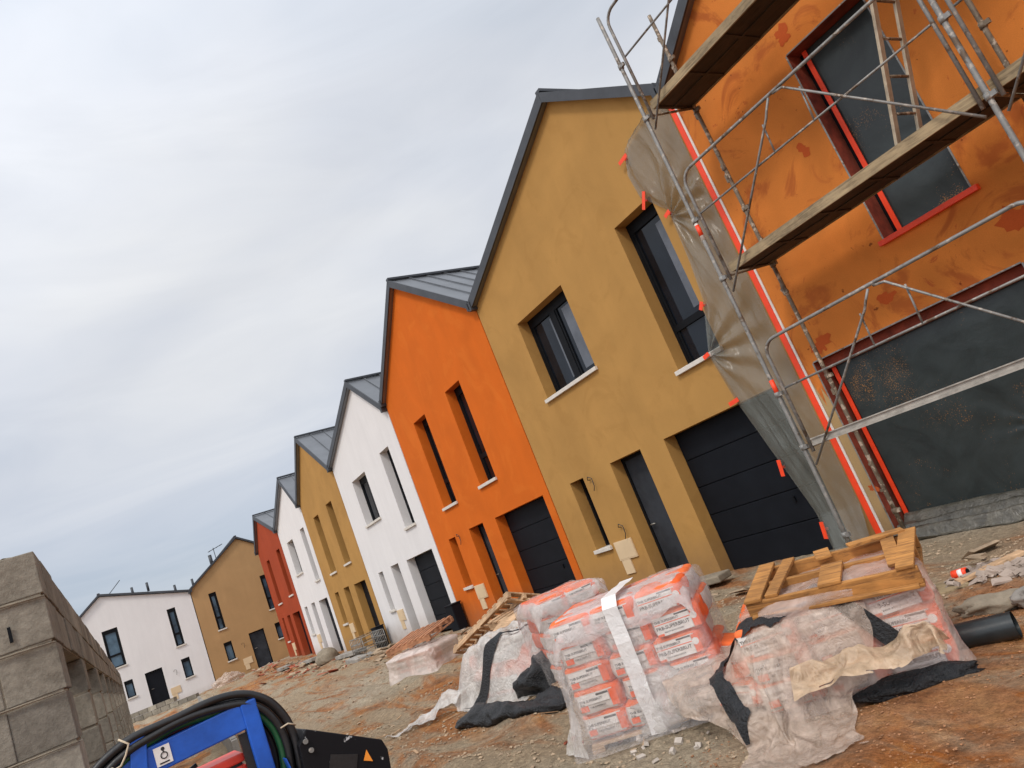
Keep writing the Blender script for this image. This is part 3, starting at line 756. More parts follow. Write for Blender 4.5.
# ------------------------------------------------------------------ scaffold
sc = thing('scaffold', (-3.7, -.65, 0), 'steel frame scaffold with plank decks standing in front of the unfinished orange house', 'scaffold')
def spart(name, mb, mat, **k):
    o = mb.build(name, mat, sc, **k); o.matrix_parent_inverse = Matrix.Translation((3.7, .65, 0)); return o
XP = (-5.30, -2.17, .80)
for i, x in enumerate(XP):
    for y, mat, top in ((-1.05, M['galv'], 7.25), (-.30, M['rusty'], 7.2)):
        xx = x if y < -1 else x+.17*(i == 0)
        mb = MB(); z = .12
        pts = [(xx, y, z)]
        while z < top:
            z += .5; pts.append((xx, y, min(z, top)))
        mb.tube(pts, .0245, 12)
        if mat is M['rusty']:
            for k in range(26): mb.box((xx+random.uniform(-.02, .02), y+random.uniform(-.02, .0), random.uniform(.2, top)), (random.uniform(.02, .05), .03, random.uniform(.02, .12)))
        p = spart('post', mb, mat)
        mb = MB(); mb.tube([(xx, y, .02), (xx, y, .3)], .017, 8); mb.box((xx, y, gz(xx, y)+.012), (.14, .14, .012)); b_ = mb.build('base_jack', M['galv'], p)
        for zc in (.36, 1.38, 2.02, 3.5, 4.28, 5.72, 6.5):
            mb = MB(); mb.tube([(xx, y, zc-.03), (xx, y, zc+.03)], .034, 10); mb.box((xx+.045, y-.01, zc), (.05, .035, .045))
            mb.build('clamp', M['galv'] if y < -1 else M['rusty'], p)
    for z in (1.36, 3.52, 5.76):
        mb = MB(); mb.tube([(x, -1.05, z), (x+.17*(i == 0), -.30, z)], .016, 8); spart('transom', mb, M['rusty'])
# red and white sticker on the near outer post
mb = MB(); mb.tube([(-5.3, -1.05, 4.02), (-5.3, -1.05, 4.28)], .0262, 12); mb.build('sticker', M['whitetape'], bpy.data.objects['post'])
mb = MB(); mb.tube([(-5.3, -1.05, 4.08), (-5.3, -1.05, 4.22)], .0272, 12); mb.build('sticker', M['redtape'], bpy.data.objects['post'])
mb = MB(); mb.tube([(-5.3, -1.05, 2.02), (-5.3, -1.05, 2.2)], .0268, 12); mb.build('sticker', M['redtape'], bpy.data.objects['post'])
def guard(xa, xb, z0, top, midz, y=-1.03):
    r = .17; mb = MB(); ptsL = [(xa, y, z0-.12), (xa, y, top-r)]
    for k in range(1, 7): a = k/6*math.pi/2; ptsL.append((xa+r-r*math.cos(a), y, top-r+r*math.sin(a)))
    for k in range(0, 7): a = k/6*math.pi/2; ptsL.append((xb-r+r*math.sin(a), y, top-r+r*math.cos(a)))
    ptsL.append((xb, y, z0-.12)); mb.tube(ptsL, .0195, 10)
    g_ = spart('guardrail', mb, M['galv'])
    mb = MB(); mb.tube([(xa, y+.004, midz), (xb, y+.004, midz)], .013, 8); mb.build('mid_rail', M['galv'], g_)
    xm = (xa+xb)/2
    mb = MB(); d = .10; k = .93
    mb.tube([(xa-.02, y-.035, z0-.26), (xm-.20, y-.035, top-.20), (xm-.16, y-.035, top-.14), (xm-.08, y-.03, top-.035)], .0135, 8)
    mb.tube([(xb-.0, y-.035, z0-.2), (xm+.10, y-.035, top-.05), (xm-.02, y-.03, top-.03)], .0135, 8)
    mb.build('brace', M['galv'], g_)
    mb = MB()
    mb.tube([(xm-.285, y, top-.21), (xm-.30, y, midz)], .011, 6); mb.build('strut', M['galv'], g_)
    mb = MB(); mb.tube([(xm+.24, y, top-.16), (xm+.215, y, midz)], .011, 6); mb.build('strut', M['galv'], g_)
for xa, xb in ((-5.21, -2.25), (-2.08, .72)):
    guard(xa, xb, 1.42, 2.62, 2.06); guard(xa, xb, 3.56, 4.86, 4.32); guard(xa, xb, 5.78, 7.2, 6.57)
def deck(xa, xb, z):
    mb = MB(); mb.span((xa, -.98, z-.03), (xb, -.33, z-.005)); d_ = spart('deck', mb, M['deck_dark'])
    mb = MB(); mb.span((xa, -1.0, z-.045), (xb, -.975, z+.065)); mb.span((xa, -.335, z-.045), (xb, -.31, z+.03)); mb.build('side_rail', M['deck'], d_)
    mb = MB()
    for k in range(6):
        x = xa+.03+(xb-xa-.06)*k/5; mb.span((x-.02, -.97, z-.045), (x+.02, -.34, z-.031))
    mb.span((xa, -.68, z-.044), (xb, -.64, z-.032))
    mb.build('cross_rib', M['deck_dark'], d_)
for xa, xb in ((-5.18, -2.19), (-2.15, .76)):
    deck(xa, xb, 3.565); deck(xa, xb, 5.82)
    mb = MB(); mb.span((xa, -1.045, 1.36), (xb, -1.0, 1.385)); mb.span((xa, -1.03, 1.386), (xb, -1.0, 1.43)); mb.span((xa, -1.047, 1.4305), (xb, -1.0, 1.442)); spart('toe_rail', mb, M['toerail'])
# ladder between the decks
ld = thing('ladder', (-3.0, -.65, 3.58), 'aluminium ladder leaning between the two plank decks of the scaffold', 'ladder')
def ladder_part(name, mb, mat):
    o = mb.build(name, mat, ld); o.matrix_parent_inverse = Matrix.Translation((3.0, .65, -3.58)); return o
A1, B1 = Vector((-3.05, -.85, 3.60)), Vector((-2.30, -.85, 5.95)); A2, B2 = A1+Vector((.02, .42, 0)), B1+Vector((.02, .36, 0))
for a, b in ((A1, B1), (A2, B2)):
    mb = MB(); mb.beam(a, b, .028, .075, (0, 1, 0)); ladder_part('stile', mb, M['ladder'])
for k in range(1, 7):
    a = A1.lerp(B1, k/7); b = A2.lerp(B2, k/7); mb = MB(); mb.tube([a, b], .014, 8); ladder_part('rung', mb, M['rusty'])

# ------------------------------------------------------------------ concrete block building on the left
uw = Vector((-.99915, .04121, 0)).normalized(); vw = Vector((-uw.y, uw.x, 0)); P0 = Vector((-3.5, -8.064, 0))
if vw.y > 0: vw = -vw
bw = thing('block_building', (-3.5, -8.064, 0), 'unfinished grey concrete block building with a row of tall openings', 'building')
def WB(a, b, z): return P0+uw*a+vw*b+Vector((0, 0, z))
rotw = Matrix((uw, vw, Vector((0, 0, 1)))).transposed()
def bpart(name, mb, mat, **k):
    o = mb.build(name, mat, bw, **k); o.matrix_parent_inverse = Matrix.Translation(-P0); return o
rb = random.Random(4)
def block(mb, a, b, z, la, lb, hz):
    j = .004
    ja, jb, jz = rb.uniform(-j, j), rb.uniform(-j, j), 0
    mb.box(WB(a+la/2+ja, b+lb/2+jb, z+hz/2), (la-.012, lb-.004, hz-.014), rotw)
H_L = 1.91
mb = MB(); courses = [(.0, .19), (.19, .19), (.38, .19), (.57, .19), (.76, .19), (.95, .19), (1.14, .19), (1.33, .19), (1.52, .195), (1.715, .195)]
ops = [(.28, 1.73), (2.03, 3.54), (3.86, 5.35), (5.67, 7.2), (7.5, 9.0), (9.3, 10.8), (11.1, 12.6), (12.9, 14.4), (14.7, 16.2), (16.5, 18.0), (18.3, 19.8)]
piers = [(0, .28)]+[(ops[i][1], ops[i+1][0]) for i in range(len(ops)-1)]+[(19.8, 21.3)]
for a, b in piers:
    mb = MB()
    for k, (z, h_) in enumerate(courses):
        if a == 0: block(mb, a, 0, z, b-a, .20, h_)
        else:
            block(mb, a, 0, z, b-a, .2, h_)
            # cross wall behind the pier
            off = .25 if k % 2 else 0
            bb = .2
            while bb < 2.6:
                L = min(.5-off if bb == .2 else .5, 2.6-bb); block(mb, a+.06, bb, z, .2, L, h_); bb += L
    bpart('pier', mb, M['block'], bevel=.003)
mb = MB()       # lintel course and block course above
a = 0
while a < 21.3:
    L = min(.5, 21.3-a); block(mb, a, 0, 1.91, L, .2, .185); a += L
a = 0; k = 0
while a < 21.3:
    L = .25 if a == 0 else min(.5, 21.3-a); block(mb, a, 0, 2.095, L, .2, .185); a += L
bpart('lintel', mb, M['block'], bevel=.004)
mb = MB()       # end wall turning away to the left
for k, (z, h_) in enumerate(courses+[(1.91, .185), (2.095, .185)]):
    b = .2; first = .15 if k % 2 else .38
    while b < 5:
        L = first if b == .2 else .5; block(mb, .0, b, z, .2, L, h_); b += L
bpart('end_wall', mb, M['block'], bevel=.004)
mb = MB()       # mortar joints and uneven bed on the top
mb.box(WB(.10, 2.6, 1.135), (.176, 5.17, 2.27), rotw)
mb.box(WB(.14, .1, .955), (.255, .176, 1.9), rotw)
for a, b in piers[1:]: mb.box(WB((a+b)/2, .1, .955), (b-a-.02, .176, 1.9), rotw); mb.box(WB(a+.16, 1.4, .955), (.176, 2.36, 1.9), rotw)
mb.box(WB(10.65, .1, 2.09), (21.28, .176, .36), rotw)
for k in range(60):
    bq = rb.uniform(.02, 4.5) if k > 25 else .1; aq = .1 if k > 25 else rb.uniform(0, 6)
    r_ = bmesh.ops.create_icosphere(mb.bm, subdivisions=1, radius=rb.uniform(.02, .06))
    bmesh.ops.transform(mb.bm, matrix=Matrix.Translation(WB(aq, bq, 2.275)) @ Matrix.Diagonal((1.8, 1.4, .3, 1)), verts=r_['verts'])
for z in (1.905, 1.715, 1.52, 1.33, 2.09):     # mortar squeezed from the joints
    pts = [WB(-.003, b_*.12, z+.012*nz(b_, z, 2, .7)) for b_ in range(0, 36)]
    mb.tube(pts, .01, 6, rad=[.003+.008*abs(nz(b_, z, 4, .9)) for b_ in range(0, 36)])
bpart('mortar', mb, M['mortar'])
mb = MB(); mb.box(WB(-.004, .135, 1.98), (.006, .011, .06), rotw); bpart('slot', mb, M['frame'])
mb = MB(); mb.box(WB(1.2+9.9, 2.7, 1.1), (22, .2, 2.2), rotw); bpart('rear_wall', mb, M['block'])

# ------------------------------------------------------------------ low walls at the end of the street
lw = thing('block_wall', (-36, -4.4, 0), 'low wall of grey breeze blocks before the white end house', 'wall')
mb = MB()
p0 = Vector((-37.0, -4.2, .35)); p1 = Vector((-40.8, -7.9, .35)); dl = (p1-p0); n = 11
for r_ in range(3):
    for k in range(n):
        if r_ == 2 and k in (0, 1): continue
        a = p0+dl*(k+(.0 if r_ % 2 else .35))/n; b = a+dl*.94/n; mb.beam(a+Vector((0, 0, .2*r_)), b+Vector((0, 0, .2*r_)), .2, .185)
o = mb.build('blocks', M['block'], lw); o.matrix_parent_inverse = Matrix.Translation((36, 4.4, 0))
lw2 = thing('kerb_wall', (-22, -5.5, 0), 'row of upright concrete edging slabs along the left of the roadway', 'edging')
mb = MB(); q0 = Vector((-33, -4.6, 0)); q1 = Vector((-13.0, -6.35, 0)); n = 90
for k in range(n):
    a = q0.lerp(q1, (k+.04)/n); b = q0.lerp(q1, (k+.93)/n); zt = .60-.22*(k/n)+.02*nz(k, 0, 1, .6)
    mb.beam(a+Vector((0, 0, zt/2+.02)), b+Vector((0, 0, zt/2+.02)), .09, zt)
o = mb.build('slabs', M['gravelgrey'], lw2); o.matrix_parent_inverse = Matrix.Translation((22, 5.5, 0))

# ------------------------------------------------------------------ mortar bags
def bag_mesh(sx, sy, sz, seed):
    bm = bmesh.new(); bmesh.ops.create_cube(bm, size=2); bmesh.ops.subdivide_edges(bm, edges=bm.edges[:], cuts=9, use_grid_fill=True)
    for v in bm.verts:
        p = v.co; n4 = (abs(p.x)**8+abs(p.y)**7+abs(p.z)**5.5)**(1/7)
        q = p/max(n4, .3); q = Vector((max(-1.02, min(1.02, q.x)), max(-1.02, min(1.02, q.y)), max(-1.02, min(1.02, q.z))))
        k = 1+.05*nz(p.x*1.5, p.y*1.5, p.z+seed, 1.2)
        v.co = Vector((q.x*sx/2, q.y*sy/2, q.z*sz/2))*k
    for f in bm.faces: f.smooth = True
    me = bpy.data.meshes.new('bag'); bm.to_mesh(me); bm.free(); me.materials.append(M['bag']); return me
BAGS = [bag_mesh(.392, .41, .200, s) for s in (1, 5, 9)]
def text_mesh(body, size, mat):
    c = bpy.data.curves.new('t', 'FONT'); c.body = body; c.size = size; c.extrude = .0005; c.offset = size*.012; c.align_x = 'LEFT'; c.resolution_u = 2
    o = bpy.data.objects.new('t', c); COL.objects.link(o); bpy.context.view_layer.update()
    me = bpy.data.meshes.new_from_object(o.evaluated_get(bpy.context.evaluated_depsgraph_get()))
    bpy.data.objects.remove(o); return me
def label_mesh(variant):
    """print on the end of a bag: drawn in XZ plane, facing -Y"""
    bm = bmesh.new()
    def add(me, x, z, mi, y=-.003):
        b2 = bmesh.new(); b2.from_mesh(me); bmesh.ops.transform(b2, matrix=Matrix.Translation((x, y, z)) @ Matrix.Rotation(math.pi/2, 4, 'X'), verts=b2.verts)
        for f in b2.faces: f.material_index = mi
        m2 = bpy.data.meshes.new('x'); b2.to_mesh(m2); b2.free(); bm.from_mesh(m2)
    def rect(x0, x1, z0, z1, mi, y):
        r_ = bmesh.ops.create_cube(bm, size=1)
        bmesh.ops.transform(bm, matrix=Matrix.Translation(((x0+x1)/2, y, (z0+z1)/2)) @ Matrix.Diagonal((x1-x0, .001, z1-z0, 1)), verts=r_['verts'])
        for f in {f for v in r_['verts'] for f in v.link_faces}: f.material_index = mi
    if variant == 0:
        rect(-.155, .100, -.010, .058, 2, -.001); rect(.00, .10, .040, .056, 0, -.002)
        add(TXT['b'], -.15, .010, 0); add(TXT['c'], -.15, -.006, 0); rect(.105, .165, -.06, .06, 1, -.0012)
        rect(-.155, -.09, -.055, -.014, 1, -.002); add(TXT['d'], -.08, -.040, 0)
    else:
        rect(-.170, .110, -.070, .062, 2, -.001); rect(.0, .110, .050, .062, 0, -.002); add(TXT['b'], -.165, .026, 0)
        rect(-.170, .110, .012, .018, 1, -.002); rect(-.170, -.12, -.069, -.052, 1, -.002); add(TXT['a'], -.165, -.026, 0); add(TXT['e'], -.11, -.052, 0); rect(.115, .170, -.07, .06, 1, -.0012)
        r_ = bmesh.ops.create_circle(bm, cap_ends=True, segments=20, radius=.026); bmesh.ops.transform(bm, matrix=Matrix.Translation((.135, -.003, .01)) @ Matrix.Rotation(math.pi/2, 4, 'X'), verts=r_['verts'])
        for f in {f for v in r_['verts'] for f in v.link_faces}: f.material_index = 2
    me = bpy.data.meshes.new('print'); bm.to_mesh(me); bm.free()
    for k in ('print', 'printorange', 'paper', 'printred'): me.materials.append(M[k])
    return me
TXT = {'a': text_mesh('PRB-SUPERBRUT', .036, None), 'b': text_mesh('THB SUPERBRUT', .026, None), 'c': text_mesh('25 kg', .016, None), 'd': text_mesh('THB-SUPERBRUT', .018, None), 'e': text_mesh('ENDUIT MONOCOUCHE', .013, None)}
LAB = [label_mesh(0), label_mesh(1)]
def bag(x, y, z, rz, label, group, variant=0, tilt=(0, 0), scale=1., front=.211):
    o = bpy.data.objects.new('mortar_bag', random.choice(BAGS)); COL.objects.link(o)
    o.location = (x, y, z); o.rotation_euler = (tilt[0], tilt[1], rz); o.scale = (scale,)*3
    tag(o, label, 'bag', group)
    l = bpy.data.objects.new('printed_label', LAB[variant]); COL.objects.link(l); l.parent = o; l.location = (0, -front, .0)
    return o
def pallet_mb(L=1.2, Wd=.8, missing=(), seed=1):
    """returns dict of boxes for a euro pallet; local origin at base centre"""
    r_ = random.Random(seed); parts = {'top_board': [], 'stringer': [], 'block': [], 'bottom_board': []}
    for k in range(5 if Wd <= .8 else 7):
        n_ = 5 if Wd <= .8 else 7
        y = -Wd/2+.055+(Wd-.11)*k/(n_-1)
        if k in missing: continue
        parts['top_board'].append(((r_.uniform(-.01, .01), y, .133), (L, .10 if k % 2 == 0 else .085, .022)))
    for x in (-L/2+.05, 0, L/2-.05):
        parts['stringer'].append(((x, 0, .111), (.10, Wd, .02)))
        for y in (-Wd/2+.05, 0, Wd/2-.05): parts['block'].append(((x, y, .061), (.1, .1, .078)))
    for y in (-Wd/2+.05, 0, Wd/2-.05): parts['bottom_board'].append(((0, y, .011), (L, .1, .02)))
    return parts
def make_pallet(loc, rot, label, mat, L=1.2, Wd=.8, missing=(), seed=1, alongx=True, group='wooden pallets'):
    t = thing('pallet', loc, label, 'pallet', group); t.rotation_euler = rot
    for k, bs in pallet_mb(L, Wd, missing, seed).items():
        for c, d in bs:
            mb = MB(); mb.box(c, d, Matrix.Rotation(random.uniform(-.012, .012), 3, 'Z')); mb.build(k, mat, t, bevel=.003)
    return t

def shell(name, mat, L, D, z0, H, loc, rz, flare=0., amp=.012, tear=None, top_amp=.03, nu=120, nv=44, parent=None):
    """stretch wrap skin round a stack, creased; walls only plus a sagging top"""
    V = []; F = []
    def ring(t):
        # superellipse outline
        a = t*2*math.pi; c, s_ = math.cos(a), math.sin(a); e = .13
        return (math.copysign(abs(c)**e, c)*L/2, math.copysign(abs(s_)**e, s_)*D/2)
    for j in range(nv+1):
        v = j/nv
        for i in range(nu):
            t = i/nu; x, y = ring(t)
            if v <= .72:
                w_ = v/.72; z = z0+(H)*w_; k = 1+flare*(1-w_)**3*(1 if x < 0 else .35)
                q = ridged(x*2+z*.6, y*2, z*1.4, 1.6, 4)
                k2 = 1+amp*(q-.5)/max(.3, abs(x)+abs(y))*1.6
                V.append((x*k*k2, y*k*k2, z-.05*(1-w_)*nz(x*3, y*3, 2, 1)))
            else:
                w_ = (v-.72)/.28; k = (1-w_); k3 = 1-(w_**2)*.0
                z = z0+H+.035*math.sin(min(1, w_*2.5)*math.pi/2)+top_amp*ridged(x*k*3, y*k*3, 4, 1.8, 4)*min(1, w_*4)
                V.append((x*(1-w_), y*(1-w_), z))
    for j in range(nv):
        for i in range(nu):
            a = j*nu+i; b = j*nu+(i+1) % nu; F.append((a, b, b+nu, a+nu))
    me = bpy.data.meshes.new(name); me.from_pydata(V, [], F); me.materials.append(mat)
    if isinstance(parent, Material_pair): pass
    for p in me.polygons: p.use_smooth = True
    o = bpy.data.objects.new(name, me); COL.objects.link(o); o.location = loc; o.rotation_euler = (0, 0, rz); return o
class Material_pair: pass

def local(loc, rz, x, y):
    c, s_ = math.cos(rz), math.sin(rz); return loc[0]+x*c-y*s_, loc[1]+x*s_+y*c
def bag_stack(loc, rz, rows, cols, deep, z0, lab, grp, pitch=(.350, .385, .169), stag=.04):
    for r_ in range(rows):
        for d_ in range(deep):
            for c in range(cols):
                off = stag if r_ % 2 else -stag*.3
                x = (c-(cols-1)/2)*pitch[0]+off*(1 if c > 0 else .25)+random.uniform(-.012, .012); y = (d_-(deep-1)/2)*pitch[1]+random.uniform(-.012, .012)
                X, Y = local(loc, rz, x, y)
                bag(X, Y, z0+.1+pitch[2]*r_, rz+random.uniform(-.03, .03)+(math.pi if d_ == deep-1 and deep > 1 else 0), lab, grp, variant=(1 if c == cols-1 else 0), scale=.945)

RZ = math.atan2(.59, .74)
# near wrapped pallet of bags
c1_ = Vector((-4.93, -5.2, 0)); ux = Vector((.782, .623, 0)); uy = Vector((-.623, .782, 0))
L1, D1 = 1.06, .78
ctr = c1_+ux*(L1/2+.03)+uy*(D1/2+.03)
make_pallet((ctr.x, ctr.y, gz(ctr.x, ctr.y)-.07), (0, 0, RZ), 'wooden pallet under the nearest film wrapped stack of bags', M['wood_pale'], 1.08, .78, seed=2, group='pallets under wrapped stacks')
bag_stack((ctr.x, ctr.y), RZ, 5, 3, 2, .07, 'orange and white printed mortar bag in the nearest film wrapped stack', 'bags in the nearest stack')
wrap = shell('wrap_film', M['film_white'], L1+.11, D1+.10, .02, .88, (ctr.x, ctr.y, 0), RZ, flare=.16)
tag(wrap, 'milky film wrapped round the nearest stack of printed mortar bags', 'plastic wrap', 'film wraps round bag stacks')
def cap_f(L, D, H, seed, drop=.10):
    def f(u, v):
        x = (u-.5)*(L+.10); y = (v-.5)*(D+.10)
        ex = max(0, abs(x)-L/2+.06); ey = max(0, abs(y)-D/2+.06)
        z = H+.03*ridged(x*1.4, y*1.4, seed, 1.3, 4)-.01-(ex+ey)*1.2*drop*10*(1+.6*nz(x*4, y*4, seed, 1))
        x = max(-L/2-.02, min(L/2+.02, x)); y = max(-D/2-.02, min(D/2+.02, y))
        x += .012*nz(x, z, seed, 9); y += .012*nz(z, y, seed, 9)
        return (x, y, z)
    return f
cap = sheet('top_sheet', M['film_white_thick'], cap_f(L1+.0, D1+.03, .935, 3, .13), 70, 56, wrap)
mb = MB()          # white band round the middle of the stack
prev = None
for k in range(15):
    z = .03+k*.0635; x = .0+.012*nz(z, 0, 2, 5); y = -D1/2-.055-.012*ridged(z, 0, 3, 3, 2)
    mb_v = [mb.bm.verts.new((x-.058, y, z)), mb.bm.verts.new((x+.058, y-.004, z))]
    if prev: mb.bm.faces.new((prev[0], prev[1], mb_v[1], mb_v[0]))
    prev = mb_v
for k in range(1, 11):
    y = -D1/2-.055+k*.075; z = .97+.02*ridged(y, 0, 5, 3, 2)
    mb_v = [mb.bm.verts.new((-.058, y, z)), mb.bm.verts.new((.058, y, z))]
    mb.bm.faces.new((prev[0], prev[1], mb_v[1], mb_v[0])); prev = mb_v
mb.build('white_band', m_film('white_band_film', (.84, .82, .81), .93, .35, .3, .06, None, 6, .05), wrap)
def skirt(u, v):                       # loose film trailing off the left corner
    z = .62*(1-v)+.0; s_ = v**1.6
    x = -L1/2-.03-u*.26*s_+.03*ridged(u, v, 2, 3, 3); y = -D1/2-.03+.03*ridged(u*2, v*1.4, 6, 2.2, 4)+u*.16-.10*s_*(1-u)
    return (x, y, max(z+.04*nz(u*3, v*3, 4), .012))
sheet('loose_flap', M['film_clear'], skirt, 24, 44, wrap)

# second wrapped stack behind
c2_ = Vector((-6.80, -4.17, 0)); rz2 = math.radians(74); u2 = Vector((math.cos(rz2), math.sin(rz2), 0)); v2 = Vector((-u2.y, u2.x, 0)); ctr2 = c2_+u2*.44+v2*.44
make_pallet((ctr2.x, ctr2.y, gz(ctr2.x, ctr2.y)-.07), (0, 0, rz2), 'wooden pallet under the second wrapped stack of bags', M['wood_pale'], .86, .8, seed=5, group='pallets under wrapped stacks')
bag_stack((ctr2.x, ctr2.y), rz2, 5, 2, 2, .07, 'orange and white printed mortar bag in the second wrapped stack, left behind the nearest one', 'bags in the second stack')
w2 = shell('wrap_film', M['film_white'], .88, .90, .02, .88, (ctr2.x, ctr2.y, 0), rz2, flare=.02)
tag(w2, 'milky film wrapped round the second bag stack, in front of the orange house', 'plastic wrap', 'film wraps round bag stacks')
sheet('top_sheet', m_film('thin_top_film', (.80, .74, .70), .5, .3, .6, .12, None, 5, .16), cap_f(.84, .84, .925, 8, .12), 50, 46, w2)

# ------------------------------------------------------------------ right heap: bags under crumpled film with a broken pallet on top
hx, hy = -3.62, -4.12; rz3 = RZ-.02
c3 = (hx, hy)
grp = 'bags in the half opened heap'
for r_ in range(3):
    for c in range(3):
        for d_ in range(2):
            X, Y = local((-3.44, -3.96), rz3, (c-1)*.39, (d_-.5)*.40)
            bag(X, Y, .13+.172*r_, rz3+random.uniform(-.05, .05), 'orange and white mortar bag in the half opened heap under the broken pallet', grp, variant=1 if c == 2 or r_ == 2 else 0, tilt=(random.uniform(-.05, .05), random.uniform(-.05, .05)))
wr = shell('wrap_film', m_film('pink_tinted_wrap', (.80, .62, .54), .36, .3, .6, .15, None, 5, .14), 1.02, .86, .02, .60, (-3.44+.10*math.cos(rz3), -3.96+.10*math.sin(rz3), 0), rz3, flare=.16, amp=.03)
tag(wr, 'torn pinkish film round the half opened heap of bags at right', 'plastic wrap', 'film wraps round bag stacks')
# crumpled cover thrown over its left side
def drape(x, y):
    """height of the crumpled cover in heap coordinates (x along the row, y away from the road)"""
    top = .60-.14*sstep(0, -1.0, x)
    side = sstep(-.82, -.36, y)         # front slope
    left = sstep(-1.28, -.62, x)
    right = 1-sstep(.15, .75, x)*.55
    back = 1-sstep(.45, .9, y)
    b = top*min(side, left)*back*right
    c = ridged(x*1.0, y*1.1, 2, 1.35, 5)
    return max(.012, b+(c-.62)*.26*(.45+.55*min(side, left)) + .02)
def drape_sim(name, mat, origin, rz, boxes, x0, x1, y0, y1, nu, nv, z0, slope=0., pin=False, frames=70, edge=None):
    """let a crumpled plastic sheet fall over the goods with the cloth solver and keep the settled shape"""
    tmp = []
    def collider(bm):
        me = bpy.data.meshes.new('collider'); bm.to_mesh(me); bm.free(); o = bpy.data.objects.new('collider', me); COL.objects.link(o)
        o.modifiers.new('collision', 'COLLISION'); o.collision.thickness_outer = .006; o.collision.thickness_inner = .05; o.collision.cloth_friction = 30; tmp.append(o)
    for c, d, r_ in boxes:
        bm = bmesh.new(); bmesh.ops.create_cube(bm, size=2); bmesh.ops.subdivide_edges(bm, edges=bm.edges[:], cuts=7, use_grid_fill=True)
        for v in bm.verts:
            p = v.co; q = p/(abs(p.x)**6+abs(p.y)**6+abs(p.z)**6)**(1/6); v.co = Vector((q.x*d[0]/2, q.y*d[1]/2, q.z*d[2]/2))
        bmesh.ops.transform(bm, matrix=Matrix.Translation(c) @ Matrix.Rotation(r_, 4, 'Z'), verts=bm.verts); collider(bm)
    bm = bmesh.new(); bmesh.ops.create_grid(bm, x_segments=4, y_segments=4, size=4); collider(bm)
    V = []; F = []
    for j in range(nv+1):
        for i in range(nu+1):
            y = y0+(y1-y0)*j/nv; xa, xb = edge(y) if edge else (x0, x1); x = xa+(xb-xa)*i/nu
            h = nz(x*3, y*3, 1)*.07+nz(x*9, y*9, 3)*.035+nz(x*20, y*20, 7)*.012+slope*(y-y1)
            V.append((x+.05*nz(x*2, y*2, 9), y+.12*nz(x*2.5, y*2, 5), z0+h))
    for j in range(nv):
        for i in range(nu): a = j*(nu+1)+i; F.append((a, a+1, a+nu+2, a+nu+1))
    me = bpy.data.meshes.new(name); me.from_pydata(V, [], F); o = bpy.data.objects.new(name, me); COL.objects.link(o)
    if pin:
        vg = o.vertex_groups.new(name='pin')
        for j in (nv-1, nv):
            for i in range(nu+1):
                if (i//7) % 3 == 0: vg.add([j*(nu+1)+i], 1, 'REPLACE')
    m = o.modifiers.new('cloth', 'CLOTH'); c = m.settings; c.quality = 8; c.mass = .12
    c.tension_stiffness = c.compression_stiffness = 25; c.shear_stiffness = 12; c.bending_stiffness = .35
    c.tension_damping = c.compression_damping = c.shear_damping = 8; c.air_damping = 2; c.shrink_min = c.shrink_max = -.10
    if pin: c.vertex_group_mass = 'pin'
    k = m.collision_settings; k.use_collision = True; k.use_self_collision = True; k.self_distance_min = .005; k.distance_min = .008; k.collision_quality = 3; k.friction = 20
    m.point_cache.frame_start = 1; m.point_cache.frame_end = frames
    for f in range(1, frames+1): S.frame_set(f)
    e = o.evaluated_get(bpy.context.evaluated_depsgraph_get()); src = e.to_mesh(); pts = [v.co.copy() for v in src.vertices]; e.to_mesh_clear()
    for q in tmp+[o]: bpy.data.objects.remove(q)
    S.frame_set(1)
    V = []
    for p in pts: X, Y = local(origin, rz, p.x, p.y); V.append((X, Y, p.z-.005+gz(X, Y)))
    rr = random.Random(5)
    F = [f for q, f in enumerate(F) if not (q//nu in (0, 1) and nz(q*.11, 3, 2) > .12)]
    me = bpy.data.meshes.new(name); me.from_pydata(V, [], F); me.materials.append(mat)
    for p in me.polygons: p.use_smooth = True
    o = bpy.data.objects.new(name, me); COL.objects.link(o)
    md = o.modifiers.new('subdivision', 'SUBSURF'); md.levels = md.render_levels = 1
    return o, BVHTree.FromPolygons([Vector(v) for v in V], F)
HO = (-3.60, -4.02)
cover, cbvh = drape_sim('crumpled_cover', M['film_pink'], HO, rz3, [((.16, -.05, .30), (1.2, .93, .60), 0), ((-.75, .05, .17), (.7, .6, .36), .3), ((-.62, -.35, .14), (.6, .4, .28), -.4),
    ((-1.0, -.35, .08), (.5, .4, .16), .5), ((-.35, -.62, .08), (.35, .25, .18), .2), ((.25, -.62, .05), (.3, .2, .12), .2)], -1.0, .40, -1.38, .62, 58, 72, .70, edge=lambda y: (-.62-.34*sstep(-1.1, -.2, y)-.1*sstep(0, .6, y), .02+.40*sstep(-1.2, -.55, y)))
def on_cover(x, y):
    X, Y = local(HO, rz3, x, y); h = cbvh.ray_cast(Vector((X, Y, 3)), Vector((0, 0, -1)))
    return (h[0].z-gz(X, Y)) if h[0] is not None else .05
tag(cover, 'crumpled pinkish plastic cover thrown over the bag heap, crossed by a black strip', 'plastic sheet')
for (lx, ly, lz, rz_b, tx, ty) in ((-.58, .12, .14, .5, .1, -.2), (-.62, .30, .30, 1.2, .15, .1), (-.52, -.20, .12, -.3, -.25, .1), (-.75, .45, .12, .1, .1, .2)):
    X, Y = local(HO, rz3, lx, ly); bag(X, Y, lz+.02, rz3+rz_b, 'split orange printed bag slumped under the crumpled cover', 'slumped bags', 1, (tx, ty), .8)
